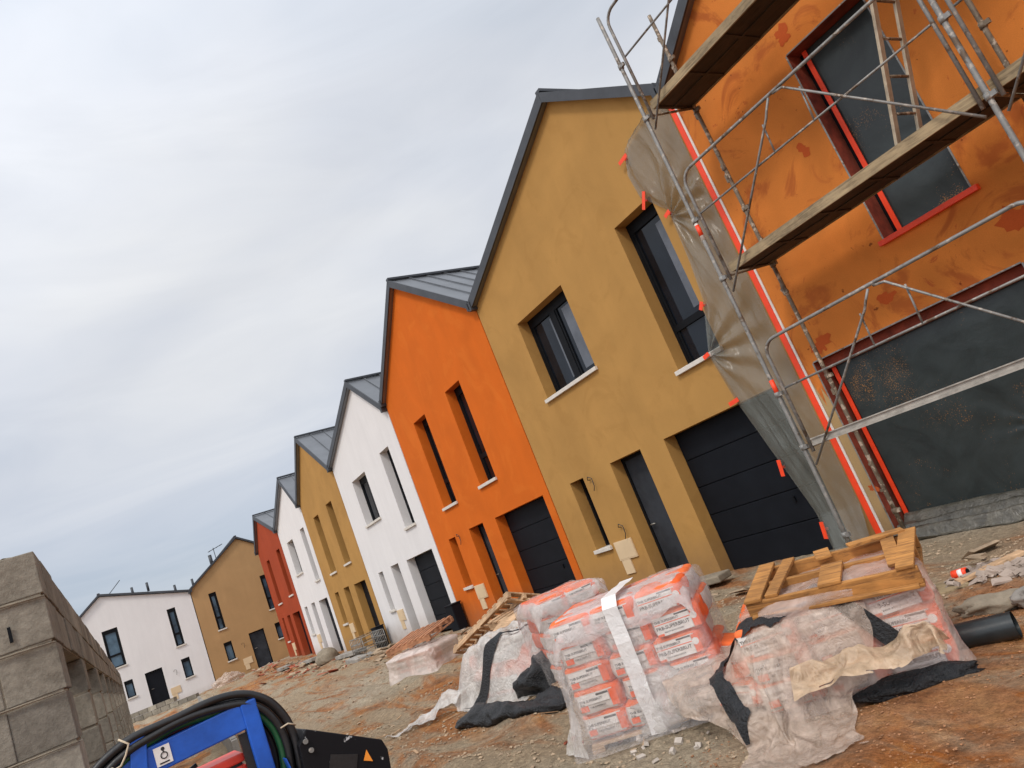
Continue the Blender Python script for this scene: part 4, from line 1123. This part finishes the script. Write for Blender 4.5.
# black strips lying on the cover
def strip_on(parent, path, wdt, mat, name='black_strip', fn=None, lift=.026):
    fn = fn or on_cover; mb = MB(); pts = []
    for k in range(len(path)-1):
        for t in range(12):
            f = t/12; a, b = Vector(path[k]), Vector(path[k+1]); pts.append(a.lerp(b, f))
    pts.append(Vector(path[-1])); prev = None
    for i, p in enumerate(pts):
        t = (pts[min(i+1, len(pts)-1)]-pts[max(i-1, 0)]).normalized(); nrm = Vector((-t.y, t.x)); row = []
        for k in range(5):
            q = p+nrm*wdt*(k/4-.5)*(1+.25*nz(i*.2, 0, 3)); X, Y = local((-3.60, -4.02), rz3, q.x, q.y)
            row.append(mb.bm.verts.new((X, Y, gz(X, Y)+fn(q.x, q.y)+lift)))
        if prev:
            for k in range(4): mb.bm.faces.new((prev[k], prev[k+1], row[k+1], row[k]))
        prev = row
    return mb.build(name, mat, parent, smooth=True)
strip_on(cover, [(-.50, -.78), (-.56, -.64), (-.62, -.50), (-.64, -.38), (-.54, -.33), (-.38, -.40), (-.18, -.46), (.02, -.42), (.18, -.34), (.30, -.24)], .10, M['blackfoil_shade'])
mb = MB(); prev = None
for k in range(9):
    f = k/8; X, Y = local(HO, rz3, .20+.20*f, -.47-.10*f); row = [mb.bm.verts.new((X, Y, .55-.30*f)), mb.bm.verts.new((X+.10, Y+.045, .57-.27*f+.01*nz(f*5, 2, 1)))]
    if prev: mb.bm.faces.new((prev[0], prev[1], row[1], row[0]))
    prev = row
mb.build('black_strip', M['blackfoil_shade'], cover, smooth=True)
# torn tan sheet trailing to the front
o, _b = drape_sim('torn_sheet', M['film_tan'], HO, rz3, [((.16, -.05, .29), (1.2, .84, .58), 0), ((-.2, -.6, .09), (.4, .3, .2), .3), ((.3, -.62, .11), (.5, .25, .22), .1), ((-.75, -.35, .14), (.6, .6, .28), -.4)],
    -.16, .76, -.80, -.60, 56, 16, .34, .3, True)
tag(o, 'torn dusty tan plastic trailing from the heap on to the soil in front', 'plastic sheet')
# dark hollow beneath the heap: its shade is put in as a black lump
def lump(name, mat, cx, cy, cz, rx_, ry_, rz_, label, cat, seed, amp=.35, sub=4, group=None, rot=0., parent=None):
    bm = bmesh.new(); bmesh.ops.create_icosphere(bm, subdivisions=sub, radius=1)
    for v in bm.verts:
        p = v.co.normalized(); k = 1+amp*(ridged(p.x, p.y, p.z+seed, 1.1, 4)-.6)
        z = p.z*rz_*k; v.co = Vector((p.x*rx_*k, p.y*ry_*k, max(z, -cz+.0)))
    for f in bm.faces: f.smooth = True
    me = bpy.data.meshes.new(name); bm.to_mesh(me); bm.free(); me.materials.append(mat)
    o = bpy.data.objects.new(name, me); COL.objects.link(o); o.location = (cx, cy, cz+gz(cx, cy)); o.rotation_euler = (0, 0, rot)
    if label: tag(o, label, cat, group)
    if parent is not None: o.parent = parent
    return o
X, Y = local((-3.6, -4.02), rz3, .45, -.56)
lump('black_foil_and_shade', M['blackfoil_shade'], X, Y, .03, .34, .08, .07, 'black lump standing in for the shade under the right heap', 'plastic foil', 3, .5, rot=rz3)
X, Y = local((-3.6, -4.02), rz3, -1.35, -.3)
lump('film_bundle', M['film_clear'], X-.05, Y+.5, .15, .42, .3, .3, 'bundle of clear film beside the ochre house door', 'plastic bundle', 12, .7, rot=.4)
# broken pallet on top: heavy stringers with a few boards left
pt = thing('pallet', (-3.29, -3.97, .585), 'broken yellowish pallet with missing boards lying on the right heap', 'pallet', 'wooden pallets', )
pt.rotation_euler = (R(8), R(3.5), .47); pt.scale = (.86, .78, 1)
rp = random.Random(11)
def pb(name, c, d, rz=0, ry=0, mat='wood'):
    mb = MB(); mb.box(c, d, Matrix.Rotation(rz, 3, 'Z') @ Matrix.Rotation(ry, 3, 'Y')); mb.build(name, M[mat], pt, bevel=.004)
for y in (-.38, .0, .38): pb('stringer', (0, y, .07), (1.2, .045, .10), rp.uniform(-.01, .01))
for x in (-.55, .05, .55): pb('bottom_board', (x, 0, .008), (.10, .82, .02), rp.uniform(-.02, .02))
pb('top_board', (-.54, 0, .132), (.13, .84, .022), .01); pb('top_board', (-.38, .02, .132), (.095, .80, .022), -.05)
pb('top_board', (.02, -.19, .132), (.16, .44, .022), .02); pb('top_board', (-.08, .33, .135), (.12, .22, .02), .2)
pb('top_board', (.43, .08, .132), (.10, .78, .022), .10); pb('top_board', (.54, .0, .134), (.12, .84, .022), -.03); pb('top_board', (.33, .33, .157), (.42, .09, .02), .35, .04)
pb('loose_board', (.0, -.44, .03), (1.14, .05, .02), .015, .02)

# ------------------------------------------------------------------ middle heap: wrapped goods, black band, leaning pallets
hc = (-8.10, -3.72); rzm = .42
def hump(x, y):
    b = .58*(1-sstep(.55, 1.0, abs(x)/1.0*.95))*(1-sstep(.5, 1.0, abs(y)/.62))
    return max(.01, b*(.85+.35*ridged(x, y, 3, 1.2, 5))+.04*ridged(x, y, 6, 2.6, 3)*(b > .02))
def hump_f(u, v):
    x = -1.15+2.3*u; y = -.78+1.5*v; X, Y = local(hc, rzm, x, y); return (X, Y, gz(X, Y)+hump(x, y))
hm = sheet('wrapped_goods', M['film_clear'], hump_f, 120, 90, None, lambda u, v: math.hypot((u-.5)*2.05, (v-.5)*2.05)+.12*nz(u*5, v*5, 3) < 1)
tag(hm, 'lumpy heap wrapped in clear film with a black band, left of the second bag stack', 'wrapped heap')
lump('goods', M['bag'], hc[0], hc[1], .16, .78, .44, .32, 'pale bagged goods beneath the clear film with the black band', 'goods', 5, .3, rot=rzm)
mb = MB(); prev = None
for k in range(40):
    f = k/39; x = -.55+1.15*f; y = -.66+.70*f; row = []
    for q in (-.085, 0, .085):
        X, Y = local(hc, rzm, x+q, y); row.append(mb.bm.verts.new((X, Y, gz(X, Y)+hump(x+q, y)+.034)))
    if prev:
        for k2 in range(2): mb.bm.faces.new((prev[k2], prev[k2+1], row[k2+1], row[k2]))
    prev = row
mb.build('black_band', M['blackfoil_shade'], hm, smooth=True)
def tail_f(u, v):
    x = -.72-u*.85; y = -.62+v*.5-.45*u; X, Y = local(hc, rzm, x, y)
    return (X, Y, gz(X, Y)+max(.008, (.34*(1-u)**1.2)*(1-abs(v-.5)*1.2)+.12*(ridged(x, y, 3, 2., 4)-.5)))
o = sheet('film_tail', M['film_clear'], tail_f, 60, 30, hm)
lump('black_foil_and_shade', M['blackfoil_shade'], -7.45, -3.95, .12, .34, .26, .26, 'bunched black foil between the middle heap and the second bag stack', 'plastic foil', 8, .6, rot=.5)
lump('insulation_tube', M['printorange'], -9.5, -3.75, .3, .07, .07, .12, 'small orange canister tucked at the left end of the middle heap', 'canister', 4, .15, 2)
mb = MB()
for k in range(3):
    a, b, h_ = ((-8.9, -3.9, .58), (-8.4, -3.5, .62), .4) if k == 0 else (((-8.7, -3.7, .6), (-8.9, -3.3, .72), .3) if k == 1 else ((-8.95, -3.95, .52), (-9.1, -3.6, .56), .3))
    mb.beam(a, b, h_, .012, (0, 0, 1))
tag(mb.build('cardboard_flaps', M['wood_pale'], None), 'open cardboard flaps on top of the middle heap', 'cardboard')

def plane_pallet(A, B, up_dir, Wd, label, mat, boards=9, seed=1, fill=.60):
    """pallet whose long edge runs A->B and which extends along up_dir"""
    A, B = Vector(A), Vector(B); x = (B-A).normalized(); y = Vector(up_dir); y = (y-x*y.dot(x)).normalized(); z = x.cross(y); L = (B-A).length
    t = thing('pallet', A, label, 'pallet', 'wooden pallets'); t.rotation_euler = Matrix((x, y, z)).transposed().to_euler()
    for k in range(3):
        mb = MB(); mb.box((L/2, Wd*(.05+.45*k), .06), (L, .05, .08)); mb.build('stringer', mat, t, bevel=.003)
    for k in range(boards):
        mb = MB(); mb.box(((k+.5)*L/boards, Wd/2, .112), (L/boards*fill, Wd, .022)); mb.build('top_board', mat, t, bevel=.003)
    for k in (0, boards//2, boards-1):
        mb = MB(); mb.box(((k+.5)*L/boards, Wd/2, .01), (.09, Wd, .02)); mb.build('bottom_board', mat, t, bevel=.003)
    return t
plane_pallet((-11.5, -3.15, .30), (-9.45, -2.95, .90), (.1, 1, -.42), .55, 'long grey brown pallet leaning up against the middle heap', M['wood_pale'], 11, 2)
plane_pallet((-9.95, -3.15, .56), (-8.8, -3.05, .50), (-.1, 1, .12), .8, 'pale pallet lying behind the middle heap under the leaning one', M['wood_pale'], 8, 3)
plane_pallet((-11.4, -2.8, .08), (-10.1, -2.6, .38), (-.1, 1, .2), .8, 'old brown pallet low behind the long leaning pallet', M['wood_red'], 8, 4)
# far stack with a pallet on it
fc = (-13.25, -2.95); rzf = .42
for r_ in range(2):
    for c in range(2):
        X, Y = local(fc, rzf, (c-.5)*.44, -.14); bag(X, Y, .12+.19*r_, rzf, 'printed bag inside the low film wrapped stack beneath the reddish pallet', 'bags in the low stack', 0)
w3 = shell('wrap_film', m_film('pink_dirty_wrap', (.76, .66, .60), .70, .3, .6, .2, None, 4, .12), 1.16, .84, .02, .43, (fc[0], fc[1]-.0, 0), rzf, flare=.10, amp=.05)
tag(w3, 'pinkish film round the low bag stack beneath the reddish pallet', 'plastic wrap', 'film wraps round bag stacks')
plane_pallet((-13.8, -3.42, .50), (-12.75, -2.93, .55), (-.5, .85, .14), .80, 'reddish pallet resting on the low film wrapped stack', M['wood_red'], 8, 6, .48)

# black fabric sausage on the ground
def bf(u, v):
    a = v*2*math.pi; x0, y0 = -7.98, -4.86; x1, y1 = -6.50, -4.30
    cx_ = x0+(x1-x0)*u; cy_ = y0+(y1-y0)*u+.05*nz(u*4, 0, 2); r_ = (.10+.05*nz(u*5, 3, 1)+.05*u)*(1-(2*u-1)**8)
    k = 1+.35*(ridged(u*3, math.cos(a)*.8, math.sin(a)*.8, 1.6, 4)-.6)
    X = cx_-.34*r_*math.cos(a)*k*1.7; Y = cy_+.94*r_*math.cos(a)*k*1.7; return (X, Y, gz(X, Y)+max(.0, .045+r_*math.sin(a)*k*.75))
o = sheet('rolled_foil', M['blackfoil_shade'], bf, 90, 32)
tag(o, 'flattened roll of black foil lying on the gravel left of the nearest stack', 'plastic foil')

# black pipe
pp = thing('pipe', (-2.85, -3.60, 0), 'length of black plastic pipe on the orange clay at right', 'pipe')
mb = MB(); a = Vector((-3.05, -3.74, .085)); b = Vector((-2.58, -3.56, .095)); d = (b-a).normalized()
mb.tube([a, b], .075, 24, cap=False); mb.tube([b, a], .066, 24, cap=False)
mb.tube([b-d*.09, b-d*.09, b+d*.004, b+d*.004], .08, 24, cap=False, rad=[.076, .081, .081, .067])
o = mb.build('tube', M['pipe'], pp, smooth=True, fix=False); o.matrix_parent_inverse = Matrix.Translation((2.85, 3.6, 0))
# rubble, sacks and boards by the wall at right
def slabs(name, n, cx, cy, sx, sy, smin, smax, mat, label, cat, seed, zt=.04):
    r_ = random.Random(seed); mb = MB()
    for k in range(n):
        x = r_.gauss(cx, sx); y = r_.gauss(cy, sy); L = r_.uniform(smin, smax)
        rot = Matrix.Rotation(r_.uniform(0, 6.3), 3, 'Z') @ Matrix.Rotation(r_.uniform(-.5, .5), 3, 'X') @ Matrix.Rotation(r_.uniform(-.3, .3), 3, 'Y')
        vs = mb.box((x, y, gz(x, y)+r_.uniform(.005, zt)), (L, L*r_.uniform(.4, .8), r_.uniform(.008, .03)), rot)
        for v in vs: v.co += Vector((r_.uniform(-.15, .15), r_.uniform(-.15, .15), r_.uniform(-.03, .03)))*L*.8
    o = mb.build(name, mat); tag(o, label, cat, None, 'stuff'); return o
slabs('rubble', 150, -3.22, -2.12, .22, .20, .02, .13, M['rubble'], 'broken render scraps and chips in a heap by the unfinished house', 'rubble', 3)
slabs('rubble', 60, -2.7, -2.35, .35, .25, .02, .1, M['rubble'], 'scattered chips right of the rubble heap', 'rubble', 9)
slabs('paper_scraps', 22, -4.35, -4.95, .26, .12, .015, .06, M['scrap'], 'torn pale paper scraps in front of the nearest stack', 'scraps', 6, .02)
slabs('brick_chips', 14, -5.2, -4.9, .2, .1, .01, .05, M['brick'], 'small red chips beside the left foot of the nearest stack', 'chips', 8, .02)
mb = MB(); mb.beam((-3.55, -2.36, .05), (-3.18, -1.98, .10), .10, .03); tag(mb.build('board', M['wood_pale'], bevel=.004), 'short pale board lying on the rubble by the wall', 'board')
mb = MB(); mb.beam((-3.72, -2.22, .03), (-3.5, -2.5, .03), .22, .02); tag(mb.build('plywood_piece', M['deck']), 'flat brown plywood piece left of the rubble', 'board')
rc = thing('drink_can', (-3.56, -2.26, .08), 'crushed red and white drink can lying on the rubble', 'can')
mb = MB(); mb.tube([(-.06, 0, 0), (-.055, 0, 0), (.055, .01, .01), (.06, .01, .01)], .033, 14, rad=[.02, .036, .034, .022]); mb.build('body', M['redtape'], rc)
mb = MB(); mb.tube([(-.004, .0, 0.0), (.03, .006, .004)], .038, 14); mb.build('printed_band', M['paper'], rc)
mb = MB(); mb.tube([(.061, .01, .01), (.066, .01, .01)], .024, 14); mb.build('lid', M['frame'], rc)
lump('empty_sack', M['mortar'], -2.98, -3.02, .05, .24, .11, .07, 'flattened grey cement sack lying beyond the black pipe', 'sack', 6, .5, rot=.5)
lump('empty_sack', M['gravelgrey'], -2.62, -2.98, .05, .22, .13, .08, 'dark grey sack at the right edge beyond the pipe', 'sack', 16, .4, rot=.3)
rq = random.Random(77); mb = MB()
for k in range(46):
    x = rq.gauss(-9.2, 2.4); y = rq.gauss(-4.1, .8); a = rq.uniform(0, 3.14); L = rq.uniform(.05, .32)
    mb.beam((x, y, gz(x, y)+.012), (x+L*math.cos(a), y+L*math.sin(a), gz(x+L*math.cos(a), y+L*math.sin(a))+.016), rq.uniform(.008, .03), .008)
tag(mb.build('splinters', M['wood_pale']), 'wood splinters and straw coloured bits strewn over the roadway', 'debris', None, 'stuff')
# tall scraps near the door of the ochre house
for (x, y, L, rz, lab) in ((-8.3, -.55, .9, .2, 'rough stone slab lying under the ochre garage door corner'), (-8.95, -.6, .7, .6, 'flat pale slab before the ochre house door')):
    mb = MB(); vs = mb.box((x, y, gz(x, y)+.09), (L, .34, .10), Matrix.Rotation(rz, 3, 'Z'))
    tag(mb.build('stone_slab', M['mortar'], bevel=.02), lab, 'slab', 'stone slabs by the houses')
rs = random.Random(21)
for k, (x, y, L) in enumerate(((-21.4, -1.7, 1.3), (-24.0, -1.1, 1.5), (-26.6, -1.0, 1.4), (-18.9, -.9, 1.2), (-29.6, -1.0, 1.3), (-32.0, -1.5, 1.4))):
    mb = MB(); mb.box((x, y, gz(x, y)+.08), (L, .4, .12), Matrix.Rotation(rs.uniform(-.1, .3), 3, 'Z') @ Matrix.Rotation(rs.uniform(-.05, .05), 3, 'Y'))
    tag(mb.build('stone_slab', M['gravelgrey'], bevel=.015), ('grey concrete slab in the roadway before the white house', 'grey slab at the doorstep of the farther ochre house', 'grey slab left of the farther ochre door', 'grey slab at the white garage door', 'grey slab before the farther white house', 'grey slab lying before the red house')[k], 'slab', 'concrete slabs along the house fronts')
slabs('rubble', 260, -24, -1.3, 7.5, .45, .05, .28, M['stone'], 'brick ends and rubble strewn along the fronts of the farther houses', 'rubble', 31, .08)
slabs('rubble', 60, -30, -1.6, 4.5, .5, .05, .3, M['brick'], 'red brick ends strewn before the red and farther white houses', 'rubble', 33, .08)
lump('mortar_heap', M['mortar'], -26.2, -1.25, .12, .42, .4, .34, 'rounded grey heap of mortar in front of the farther ochre house', 'heap', 3, .2, rot=.3)
lump('pink_heap', M['film_pink'], -38.6, -2.65, .12, .5, .72, .36, 'crumpled pink wrapped heap where the white and brown end houses meet', 'wrapped heap', 9, .5)
lump('rubble_heap', M['rubble'], -10.9, -1.2, .12, .7, .4, .3, 'low heap of rubble at the foot of the orange house door', 'heap', 13, .4)
cr = thing('wire_crate', (-22.6, -.9, .12), 'grey wire crate standing by the farther ochre garage', 'crate')
mb = MB()
for k in range(9):
    x = -.6+k*.15; mb.tube([(x, -.35, .02), (x, -.35, .55)], .012, 5); mb.tube([(x, .35, .02), (x, .35, .55)], .012, 5)
for z in (.02, .2, .38, .55):
    for y in (-.35, .35): mb.tube([(-.6, y, z), (.6, y, z)], .012, 5)
    for x in (-.6, .6): mb.tube([(x, -.35, z), (x, .35, z)], .012, 5)
mb.build('wire_mesh', M['galv'], cr)
mb = MB(); mb.span((-.6, -.35, 0), (.6, .35, .03)); mb.build('base', M['gravelgrey'], cr)
bk = [(-17.45, -.22, 'dark rubbish box at the corner of the white house'), (-23.2, -.3, 'dark box by the corner of the farther ochre house')]
for x, y, lab in bk:
    mb = MB(); mb.box((x, y, .42), (.36, .28, .62), Matrix.Rotation(.1, 3, 'Z')); mb.box((x, y, .745), (.40, .32, .03), Matrix.Rotation(.1, 3, 'Z')); tag(mb.build('utility_box', M['door'], bevel=.02), lab, 'box', 'dark boxes by house corners')

# ------------------------------------------------------------------ blue plastering machine with coiled hose, close by at lower left
pmx = thing('plastering_machine', (-3.0, -7.6, 0), 'blue steel framed plastering machine beside the block building', 'machine')
def mp_(name, mb, mat, par=None, **k):
    o = mb.build(name, mat, par or pmx, **k)
    if par is None: o.matrix_parent_inverse = Matrix.Translation((3.0, 7.6, 0))
    return o
Xm = -2.985
def Q(y, z, dx=0): return Vector((Xm+dx, y, z))
bl, br = Vector((-2.998, -8.02, 1.372)), Vector((-2.97, -7.575, 1.388))
mb = MB(); mb.beam(bl, br, .055, .088); fr_ = mp_('frame_beam', mb, M['blueframe'], bevel=.005)
mb = MB(); mb.beam((-2.968, -7.552, 1.432), (-2.965, -7.552, .25), .055, .055, (1, 0, 0)); mp_('frame_post', mb, M['blueframe'], bevel=.005)
mb = MB(); mb.beam((-2.972, -7.592, 1.335), (-2.969, -7.592, .3), .03, .02, (1, 0, 0)); mp_('post_channel', mb, M['rubber'])
mb = MB(); mb.beam((-3.0, -8.05, 1.40), (-3.0, -8.05, .25), .05, .05, (1, 0, 0)); mp_('frame_post', mb, M['blueframe'], bevel=.005)
for y in (-8.05, -7.552):
    mb = MB(); mb.beam((-3.7, y, 1.1), (-3.7, y, .25), .05, .05, (1, 0, 0)); mp_('frame_post', mb, M['blueframe'], bevel=.005)
    mb = MB(); mb.beam((-3.72, y, .27), (-2.94, y, .27), .05, .05); mp_('frame_beam', mb, M['blueframe'], bevel=.005)
mb = MB(); mb.beam((-2.955, -7.925, 1.335), (-2.955, -7.900, 1.465), .012, .05, (0, 1, 0)); mp_('hose_hook', mb, M['blueframe'], bevel=.003)
# sticker with a pictogram
st = MB(); st.span((-2.9555, -7.868, 1.350), (-2.9545, -7.818, 1.410)); st_o = mp_('sticker', st, M['paper'])
mb = MB(); r_ = bmesh.ops.create_circle(mb.bm, cap_ends=True, segments=12, radius=.006); bmesh.ops.transform(mb.bm, matrix=Matrix.Translation((-2.9535, -7.840, 1.400)) @ Matrix.Rotation(math.pi/2, 4, 'Y'), verts=r_['verts'])
ring = [(-2.9535, -7.840+.010*math.cos(a*.5236), 1.379+.010*math.sin(a*.5236)) for a in range(13)]
mb.tube(ring, .0018, 5, cap=False); mb.span((-2.9545, -7.858, 1.355), (-2.9535, -7.828, 1.3595)); mb.span((-2.9545, -7.842, 1.388), (-2.9535, -7.838, 1.396)); mb.build('pictogram', M['print'], st_o).matrix_parent_inverse = Matrix.Identity(4)
# hopper, motor and control box
mb = MB(); vs = mb.box((-3.33, -7.8, .62), (.6, .42, .5)); 
for v in vs:
    if v.co.z > .7: v.co.x = -3.33+(v.co.x+3.33)*1.15; v.co.y = -7.8+(v.co.y+7.8)*1.1
mp_('hopper', mb, M['blueframe'], bevel=.01)
mb = MB(); mb.span((-3.2, -7.78, 1.242), (-3.02, -7.60, 1.272)); mb.span((-3.2, -7.78, 1.19), (-3.02, -7.60, 1.232)); mp_('red_grate', mb, M['redplastic'], bevel=.006)
mb = MB(); mb.span((-3.19, -7.77, 1.2325), (-3.03, -7.61, 1.2415)); mb.tube([(-3.03, -7.81, 1.24), (-3.02, -7.805, 1.285), (-3.02, -7.75, 1.30)], .008, 6); mp_('grate_strap', mb, M['rubber'])
mb = MB(); r_ = bmesh.ops.create_uvsphere(mb.bm, u_segments=20, v_segments=10, radius=.07); bmesh.ops.transform(mb.bm, matrix=Matrix.Translation((-2.98, -7.70, 1.165)), verts=r_['verts']); mp_('motor_cap', mb, M['lightblue'], smooth=True)
cb = MB(); pts = [(-2.93, -7.40, 1.262), (-2.93, -7.155, 1.110), (-2.93, -7.145, 1.07), (-2.93, -7.17, .90), (-2.93, -7.46, .90), (-2.93, -7.44, 1.22)]
# angular speckled tool box, profile in the YZ plane
va = [cb.bm.verts.new((-2.90, p[1], p[2])) for p in pts]; vb = [cb.bm.verts.new((-3.22, p[1], p[2])) for p in pts]
cb.bm.faces.new(va); cb.bm.faces.new(vb[::-1])
for k in range(6): cb.bm.faces.new((va[k], vb[k], vb[(k+1) % 6], va[(k+1) % 6]))
co = mp_('control_box', cb, M['speck'], bevel=.004)
mb = MB(); mb.box((-2.899, -7.31, 1.105), (.006, .10, .045), Matrix.Rotation(R(-25), 3, 'X')); mb.build('recess', M['rubber'], co)
mb = MB(); mb.poly([(-2.895, -7.243, 1.075), (-2.895, -7.212, 1.058), (-2.895, -7.222, 1.105)]); mb.build('warning_triangle', M['yellow'], co)
mb = MB()
for y, z in ((-7.415, 1.225), (-7.405, 1.19)): mb.tube([(-2.90, y, z), (-2.888, y, z)], .009, 8)
mb.build('screw', M['galv'], co)
mb = MB(); mb.beam((-2.96, -7.49, 1.20), (-2.96, -7.44, .9), .004, .10, (1, 0, 0)); mp_('side_panel', mb, M['blueframe'])
for y in (-8.12, -7.48):
    mb = MB(); ringp = [(-3.33+.14*math.cos(a*math.pi/10), y, .18+.14*math.sin(a*math.pi/10)) for a in range(21)]; mb.tube(ringp, .045, 10, cap=False); wh = mp_('wheel', mb, M['rubber'])
    mb = MB(); mb.tube([(-3.33, y-.03, .18), (-3.33, y+.03, .18)], .1, 20); mb.build('rim', M['redplastic'], wh)
# coiled hose on top of the frame
hose = thing('hose_coil', (-2.98, -7.7, 1.4), 'thick black hose coiled over the blue machine frame', 'hose')
outer = [(-8.06, 1.27), (-8.07, 1.36), (-8.03, 1.42), (-7.93, 1.462), (-7.84, 1.475), (-7.765, 1.478), (-7.68, 1.476), (-7.60, 1.465), (-7.538, 1.442), (-7.485, 1.395), (-7.452, 1.33), (-7.44, 1.26), (-7.445, 1.18), (-7.47, 1.08), (-7.55, .98), (-7.7, .95), (-7.86, 1.0), (-7.98, 1.1), (-8.04, 1.2)]
inner_c = (-7.75, 1.22)
def smooth_loop(pts, k=5):
    n = len(pts); out = []
    for i in range(n):
        p0_, p1_, p2_, p3_ = [Vector((0, *pts[(i+j) % n])) for j in (-1, 0, 1, 2)]
        for t in range(k):
            f = t/k; out.append(.5*((2*p1_)+(-p0_+p2_)*f+(2*p0_-5*p1_+4*p2_-p3_)*f*f+(-p0_+3*p1_-3*p2_+p3_)*f**3))
    return out
lp = smooth_loop(outer)
for i in range(9):
    s_ = 1.0-.047*(i % 5)+.015*(i > 4); dxo = -.045+.028*((i*2) % 4)+(.02 if i > 4 else 0)
    pts = [(Xm+dxo+.012*nz(p.y*2, p.z*2, i*3.), inner_c[0]+(p.y-inner_c[0])*s_+.006*nz(p.y, i, 2, 5), inner_c[1]+(p.z-inner_c[1])*(s_-.004*(i % 2))+.01*nz(p.y*1.3, p.z, i*2.1, 4)) for p in lp]
    pts.append(pts[0]); pts.append(pts[1])
    mb = MB(); mb.tube(pts, .0135 if i != 2 else .009, 10, cap=False)
    o = mb.build('hose_turn', M['rubber_green'] if i == 3 else M['rubber'], hose); o.matrix_parent_inverse = Matrix.Translation((2.98, 7.7, -1.4))
mb = MB()
mb.tube([(Xm+.05, -8.03, 1.36), (Xm+.06, -8.00, 1.40), (Xm+.055, -7.965, 1.405), (Xm+.055, -7.945, 1.43), (Xm+.06, -7.93, 1.46), (Xm+.055, -7.955, 1.485)], .0035, 6)
mb.tube([(Xm+.055, -8.06, 1.43), (Xm+.06, -8.02, 1.405), (Xm+.06, -7.99, 1.41), (Xm+.055, -7.97, 1.385)], .0035, 6)
mb.tube([(Xm+.06, -7.475, 1.30), (Xm+.075, -7.45, 1.305), (Xm+.06, -7.425, 1.29)], .003, 6)
o = mb.build('tie_string', M['string'], hose); o.matrix_parent_inverse = Matrix.Translation((2.98, 7.7, -1.4))
